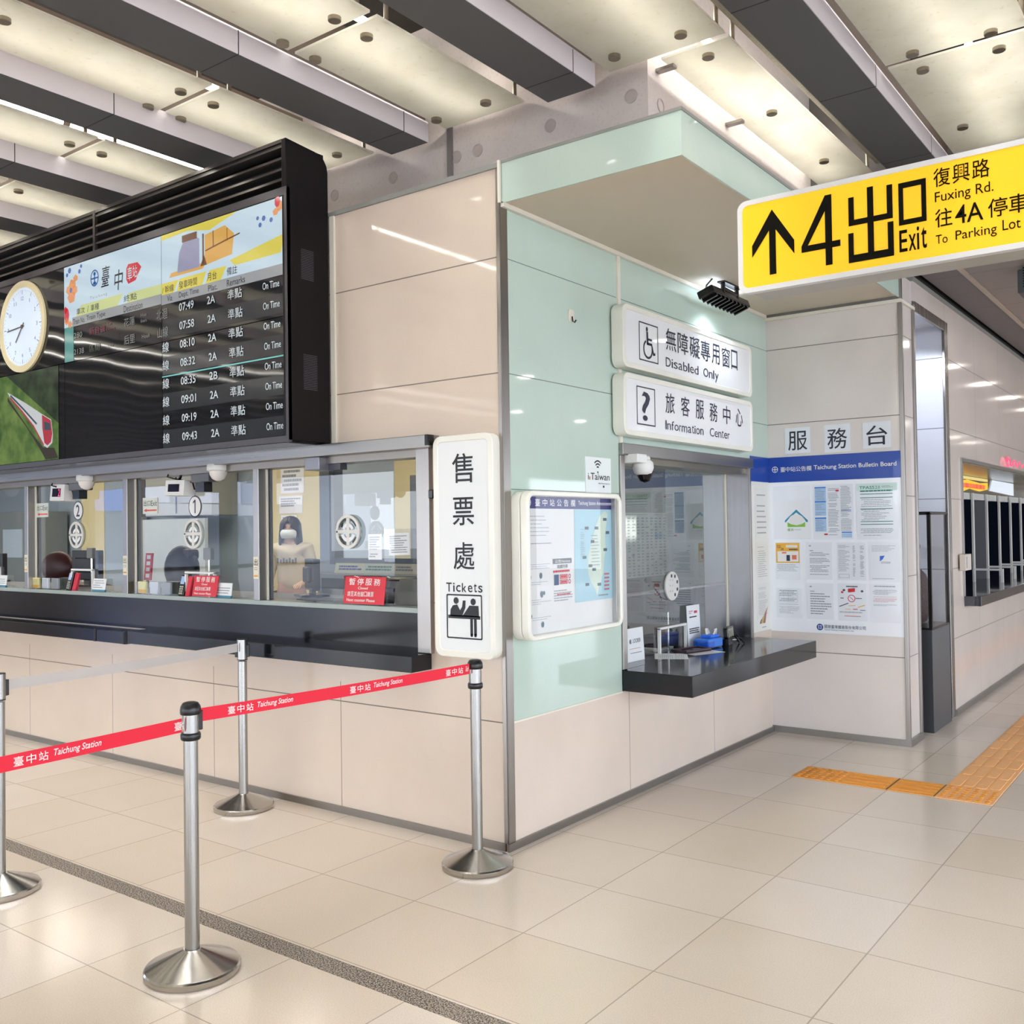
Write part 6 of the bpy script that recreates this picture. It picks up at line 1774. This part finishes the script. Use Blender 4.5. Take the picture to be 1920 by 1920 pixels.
# seen from the other side the left belt reads towards the joining post
L51 = math.hypot(S5[0] - S1[0], S5[1] - S1[1])
belt('queue_belt', S5, S1, .845, .848, .047, REDW, 'red printed belt cut off by the picture edge beside the granite strip', .006, ((L51 - .615, L51 - .333), (L51 - .066, L51 + .21)))
GREYW = pm('grey_webbing', '#c9c4c1', .6, bump=.1, bscale=400)
belt('queue_belt', S4, S3, .868, .878, .046, GREYW, 'plain light grey belt stretched before the ticket counter', .006)
b = MB(FG((S4[0] + .03, S4[1] + .02, .832), (-.1, 1, 0), (0, 0, 1)))
# ------------------------------------------------------------------ tactile paving
TAC = pm('tactile_orange', '#e59c3c', .6, var=.08, scale=30)
def bars_x(b, x0, x1, y0, y1, n):
    for i in range(n):
        y = y0 + (y1 - y0) * (i + .5) / n; w_ = (y1 - y0) / n * .36
        b.poly(rrect(x0 + .012, x1 - .012, y - w_ / 2, y + w_ / 2, w_ / 2.1, 3), .004, .008)
def dots(b, x0, x1, y0, y1, n):
    for i in range(n):
        for k in range(n):
            x, y = x0 + (x1 - x0) * (i + .5) / n, y0 + (y1 - y0) * (k + .5) / n
            r = (x1 - x0) / n * .30
            b.poly(ell(x, y, r, r, 10), .004, .0085)
g = thing('tactile_paving', 'short orange tactile paving branch ending in dots near the information window', 'tactile paving', (.99, 2.18, 0))
Y0_, Y1_ = 2.040, 2.322
b = MB(FF(0)); b.box(.583, 1.385, Y0_, Y1_, 0, .004); b.build('paving', TAC, g)
b = MB(FF(0)); bars_x(b, .862, 1.125, Y0_ + .008, Y1_ - .008, 4); bars_x(b, 1.135, 1.385, Y0_ + .008, Y1_ - .008, 4); b.build('bar_pattern', TAC, g)
b = MB(FF(0)); dots(b, .59, .86, Y0_ + .006, Y1_ - .006, 6); b.build('dot_pattern', TAC, g)
b = MB(FF(0)); b.box(1.125, 1.135, Y0_, Y1_, .002, .0045); b.box(1.38, 1.387, Y0_, Y1_, .002, .0045); b.build('joint', pm('joint_brown', '#6e5430', .8), g)
g = thing('tactile_paving', 'long orange tactile paving path running away along the passage', 'tactile paving', (1.53, 8, 0))
XA, XB = 1.388, 1.677
TAC2 = pm('tactile_pale_orange', '#efb67c', .6, var=.06, scale=30)
b = MB(FF(0)); b.box(XA, XB, 2.03, 2.318, 0, .004); b.box(XA, XB, 2.318, 20, 0, .004); b.build('paving', TAC2, g)
b = MB(FF(0)); dots(b, XA + .006, XB - .006, 2.036, 2.312, 6); b.build('dot_pattern', TAC, g)
b = MB(FF(0)); y = 2.32; k = 0
while y < 12:
    for i in range(4):
        x = XA + .014 + i * (XB - XA - .02) / 4
        off = .018 * ((i + k) % 2)
        b.poly(rrect(x, x + .052, y + .016 + off, y + .25 + off, .014, 3), .004, .008)
    y += .275; k += 1
b.build('bar_pattern', TAC2, g)

# ------------------------------------------------------------------ display case in the niche
g = thing('display_case', 'narrow black pedestal with a glass case on top, standing in the niche', 'display case', (.7, 4.0, 0))
MB().box(.50, .985, 3.745, 4.275, 0, .735).build('pedestal', pm('pedestal_black', '#3a3b40', .4), g, bevel=.003)
b = MB(); b.box(.50, .985, 3.745, 4.275, .735, .75)
for x in (.51, .975):
    for y in (3.755, 4.265): b.box(x - .012, x + .012, y - .012, y + .012, .75, 1.575)
for z in (1.565,):
    b.box(.50, .985, 3.743, 3.767, z, z + .02); b.box(.50, .985, 4.253, 4.277, z, z + .02); b.box(.498, .522, 3.745, 4.275, z, z + .02); b.box(.963, .987, 3.745, 4.275, z, z + .02)
b.build('frame', BLACKM, g)
b = MB(FA(3.75)); b.quad(.522, .963, .75, 1.565); b.build('front_pane', CLEAR, g)
b = MB(FB(.98)); b.quad(3.767, 4.253, .75, 1.565); b.build('side_pane', CLEAR, g)
g = thing('carved_figure', 'dark shaggy carved figure with a small head inside the glass case', 'sculpture', (.75, 4.0, .75))
DK = pm('dark_carving', '#4a3a3a', .6, var=.6, scale=35, bump=.9, bscale=60)
b = MB(); b.lathe(.76, 3.98, [(.09, .7505), (.13, .78), (.165, .88), (.17, 1.0), (.13, 1.12), (.08, 1.18), (.055, 1.25), (.05, 1.29)], 28); b.build('body', DK, g, smooth=70)
b = MB(); b.ball((.78, 3.95, 1.33), 1, 18, 12, .085, .085, .055); b.build('head', pm('dark_head', '#35353a', .4, var=.4, scale=30), g, smooth=70)
b = MB(); b.lathe(.82, 4.12, [(.04, .7505), (.07, .83), (.085, .95), (.07, 1.05), (.04, 1.12)], 24); b.build('pale_companion', pm('pale_carving', '#8f8f8c', .5), g, smooth=70)
g = thing('niche_spotlight', 'tiny black spotlight hung at the upper corner of the niche', 'lamp', (.80, 3.66, 2.85))
MB().tube([(.80, 3.56, 3.03), (.80, 3.60, 2.88)], .012).build('stem', BLACKM, g)
b = MB(); b.tube([(.78, 3.60, 2.90), (.86, 3.70, 2.84)], .03, 12); b.build('head', BLACKM, g, smooth=40)
lt = bpy.data.lights.new('niche_light', 'SPOT'); lt.energy = 26; lt.color = (.80, .86, 1.0); lt.spot_size = 1.9; lt.spot_blend = .3; lt.shadow_soft_size = .03
lo = bpy.data.objects.new('niche_light', lt); COL.objects.link(lo); lo.location = Vector((.80, 3.72, 2.83)) - g.location; lo.parent = g
lo.rotation_euler = Vector((-.12, .62, -.75)).to_track_quat('-Z', 'Y').to_euler()

# ------------------------------------------------------------------ ticket counter in the passage wall
g = thing('passage_counter', 'dark stone counter ledge below the recessed windows of the passage wall', 'counter', (1.0, 8, .82))
b = MB(); b.box(.50, 1.085, 4.905, 13.5, .825, .905); b.build('ledge', pm('dark_stone', '#3a3a3f', .06, 0, .3, 200), g, bevel=.003)
w4 = sgroup('window_4', (.8, 8, .9))
MB().box(.95, .972, 4.86, 4.90, .905, 2.0).build('side_post', STEEL, w4)
MB().box(.95, .972, 4.86, 14, 2.0, 2.03).build('head_trim', STEELY, w4)
MB().box(.50, .96, 4.90, 4.96, .905, 2.0).build('side_reveal', pm('cream_reveal', '#c9c4b4', .4), w4)
MB().box(.50, .96, 4.90, 14, 1.99, 2.0).build('soffit', pm('olive_soffit', '#8c8870', .2), w4)
MB().box(.40, .50, 4.90, 14, .905, 1.80).build('dark_pane', pm('dark_shutter', '#161b28', .75, spec=0), w4)
PW = pm('pale_post', '#d3d3d0', .3)
MB().box(.50, .60, 4.96, 14, 1.735, 1.80).build('transom', PW, w4)
MB().box(.49, .50, 4.96, 14, 1.80, 1.99).build('upper_pane', pm('upper_pane_dark', '#777063', .12), w4)
ys_ = [7.0, 7.68, 8.35, 9.02, 9.69, 10.36, 11.03]
for y in ys_:
    MB().box(.50, .607, y - .028, y + .028, .905, 1.735).build('mullion', pm('shutter_grey', '#85858c', .35, .3) if abs(y - 7.68) < .1 else pm('dark_shutter', '#161b28', .75, spec=0), w4)
    MB().box(.607, .625, y - .03, y + .03, .905, 1.80).build('mullion_edge', PW, w4)
    b = MB(); b.box(.60, .88, y - .012, y + .012, 1.02, 1.04); b.box(.861, .885, y - .013, y + .013, .905, 1.039); b.build('divider_frame', WHITE, w4)
MB().box(.60, .62, 5.02, 5.08, .905, 1.06).build('divider_frame', WHITE, w4)
g = thing('shop_reflection', 'yellow and red lit banner strip high in the recessed windows of the passage', 'banner', (.52, 7.6, 1.83))  # emissive shapes imitate shops reflected in the upper glass, no banner hangs here
MB(FB(.505)).poly([(7.02, 1.815), (7.4, 1.86), (7.9, 1.84), (8.32, 1.87), (8.32, 1.945), (7.9, 1.93), (7.3, 1.95), (7.02, 1.93)], 0, .008).build('panel', emit('reflection_yellow', '#f6c92e', 1.0), g)
MB(FB(.505)).quad(7.02, 8.34, 1.955, 1.985, .004).build('strip', emit('reflection_cream', '#f3dc8c', .9), g)
b = MB(FB(.5145)); printed(b, 7.06, 8.25, 1.862, 1.915, 1, .001, .9, 0); b.build('print', pm('reflection_red', '#e0502c', .5, emit='#e0502c', estr=.6), g)
g = thing('pale_reflection', 'white lit panel behind the recessed windows, beyond the yellow banner', 'lit panel', (.52, 9.2, 1.82))  # emissive patch painted in as another bright reflection in the upper glass
MB(FB(.505)).poly([(8.45, 1.86), (9.9, 1.83), (9.9, 1.98), (8.6, 1.985)], 0, .006).build('panel', emit('reflection_white', '#dfe9f5', 1.0), g)
g = thing('neon_reflection', 'pink neon squiggle glowing on the passage wall above the recessed windows', 'neon sign', (.98, 7.1, 2.06))  # glowing tube drawn in place of a neon mirrored by the polished wall
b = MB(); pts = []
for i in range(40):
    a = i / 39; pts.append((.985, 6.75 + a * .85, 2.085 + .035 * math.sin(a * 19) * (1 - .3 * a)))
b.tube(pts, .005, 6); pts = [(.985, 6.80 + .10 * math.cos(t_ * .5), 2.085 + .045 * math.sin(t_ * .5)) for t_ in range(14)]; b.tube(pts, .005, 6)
b.build('tube', emit('reflection_pink', '#ff3f6e', 1.7), g, smooth=50)
g = thing('wall_box', 'small cream wall box on the edge of the recessed passage window', 'box', (.97, 4.8, 1.1))
MB().box(.972, 1.02, 4.70, 4.90, 1.12, 1.25).build('box', pm('box_cream', '#d6ccc0', .4), g, bevel=.005)
MB().box(1.02, 1.022, 4.72, 4.74, 1.14, 1.23).build('seam', GREYINK, g)

# speaker box under the low ceiling
g = thing('ceiling_speaker', 'dark grey box hung under the low passage ceiling at the picture edge', 'speaker', (1.72, 3.95, 3.1))
MB().box(1.575, 1.86, 3.80, 4.02, 3.075, 3.235).build('casing', pm('speaker_grey', '#3c4344', .45), g, bevel=.006)
b = MB(FA(3.799))
for i in range(8): b.quad(1.61, 1.83, 3.11 + i * .018, 3.12 + i * .018, .001)
b.build('grille', BLACKM, g)
MB().box(1.68, 1.74, 3.88, 3.94, 3.235, 3.262).build('mount', BLACKM, g)

# downlights of the low ceiling
DL = emit('downlight_lens', '#fff8ec', DOWN)
dproto = None
n = 0
for col, x in enumerate((1.72, 3.80, 5.85)):
    for r in range(9):
        y = 4.55 + r * 1.75 + (0.9 if col == 1 else 0)
        lab = 'round downlight in the low passage ceiling'
        if dproto is None:
            dproto = thing('downlight', lab, 'lamp', (x, y, 3.262), 'downlights of the low ceiling')
            b = MB(); b.ring(ell(x, y, .10, .10, 28), ell(x, y, .082, .082, 28), 3.288, 3.30); b.build('rim', WHITE, dproto)
            MB().poly(ell(x, y, .083, .083, 28)[::-1], 3.255).build('lens', DL, dproto)
        else:
            dup(dproto, (x, y, 3.262), lab, 'downlights of the low ceiling')

# ------------------------------------------------------------------ apartment block outside, mirrored in the ticket windows
g = thing('apartment_block', 'pale blue grey apartment block across the street with balconies', 'building', (-36, -21, 0))
wl_ = pm('block_wall', '#aab4c6', .8); bal = pm('block_balcony', '#d7def0', .7); gl_ = pm('block_glass', '#4a5464', .15); bl = pm('block_awning', '#3f74d8', .6); rd = pm('block_red', '#c07a70', .7)
MB().box(-48, -36, -32, -8, 0, 30).build('wall', wl_, g)
for k in range(9):
    z = 2.9 + k * 3.0
    for y in (-29, -25.2, -21.4, -17.6, -13.8):
        MB().box(-36, -34.8, y, y + 2.8, z, z + 1.0).build('balcony', bal, g)
        MB().box(-36.0, -35.95, y + .3, y + 2.5, z + 1.05, z + 2.5).build('window', gl_, g)
MB().box(-36, -33.5, -26, -19, 2.3, 2.8).build('awning', bal, g); MB().box(-34.7, -34.4, -19, -16.5, 2.5, 7).build('blue_banner', bl, g); MB().box(-34.7, -34.4, -16, -14.6, 6, 12).build('red_banner', rd, g)
struct(MB().box(-60, 30, -60, 30, -.3, -.16).build('ground', pm('street', '#8a8b90', .8)))
for o in list(bpy.data.objects):
    if o is _txo:
        bpy.data.objects.remove(o)
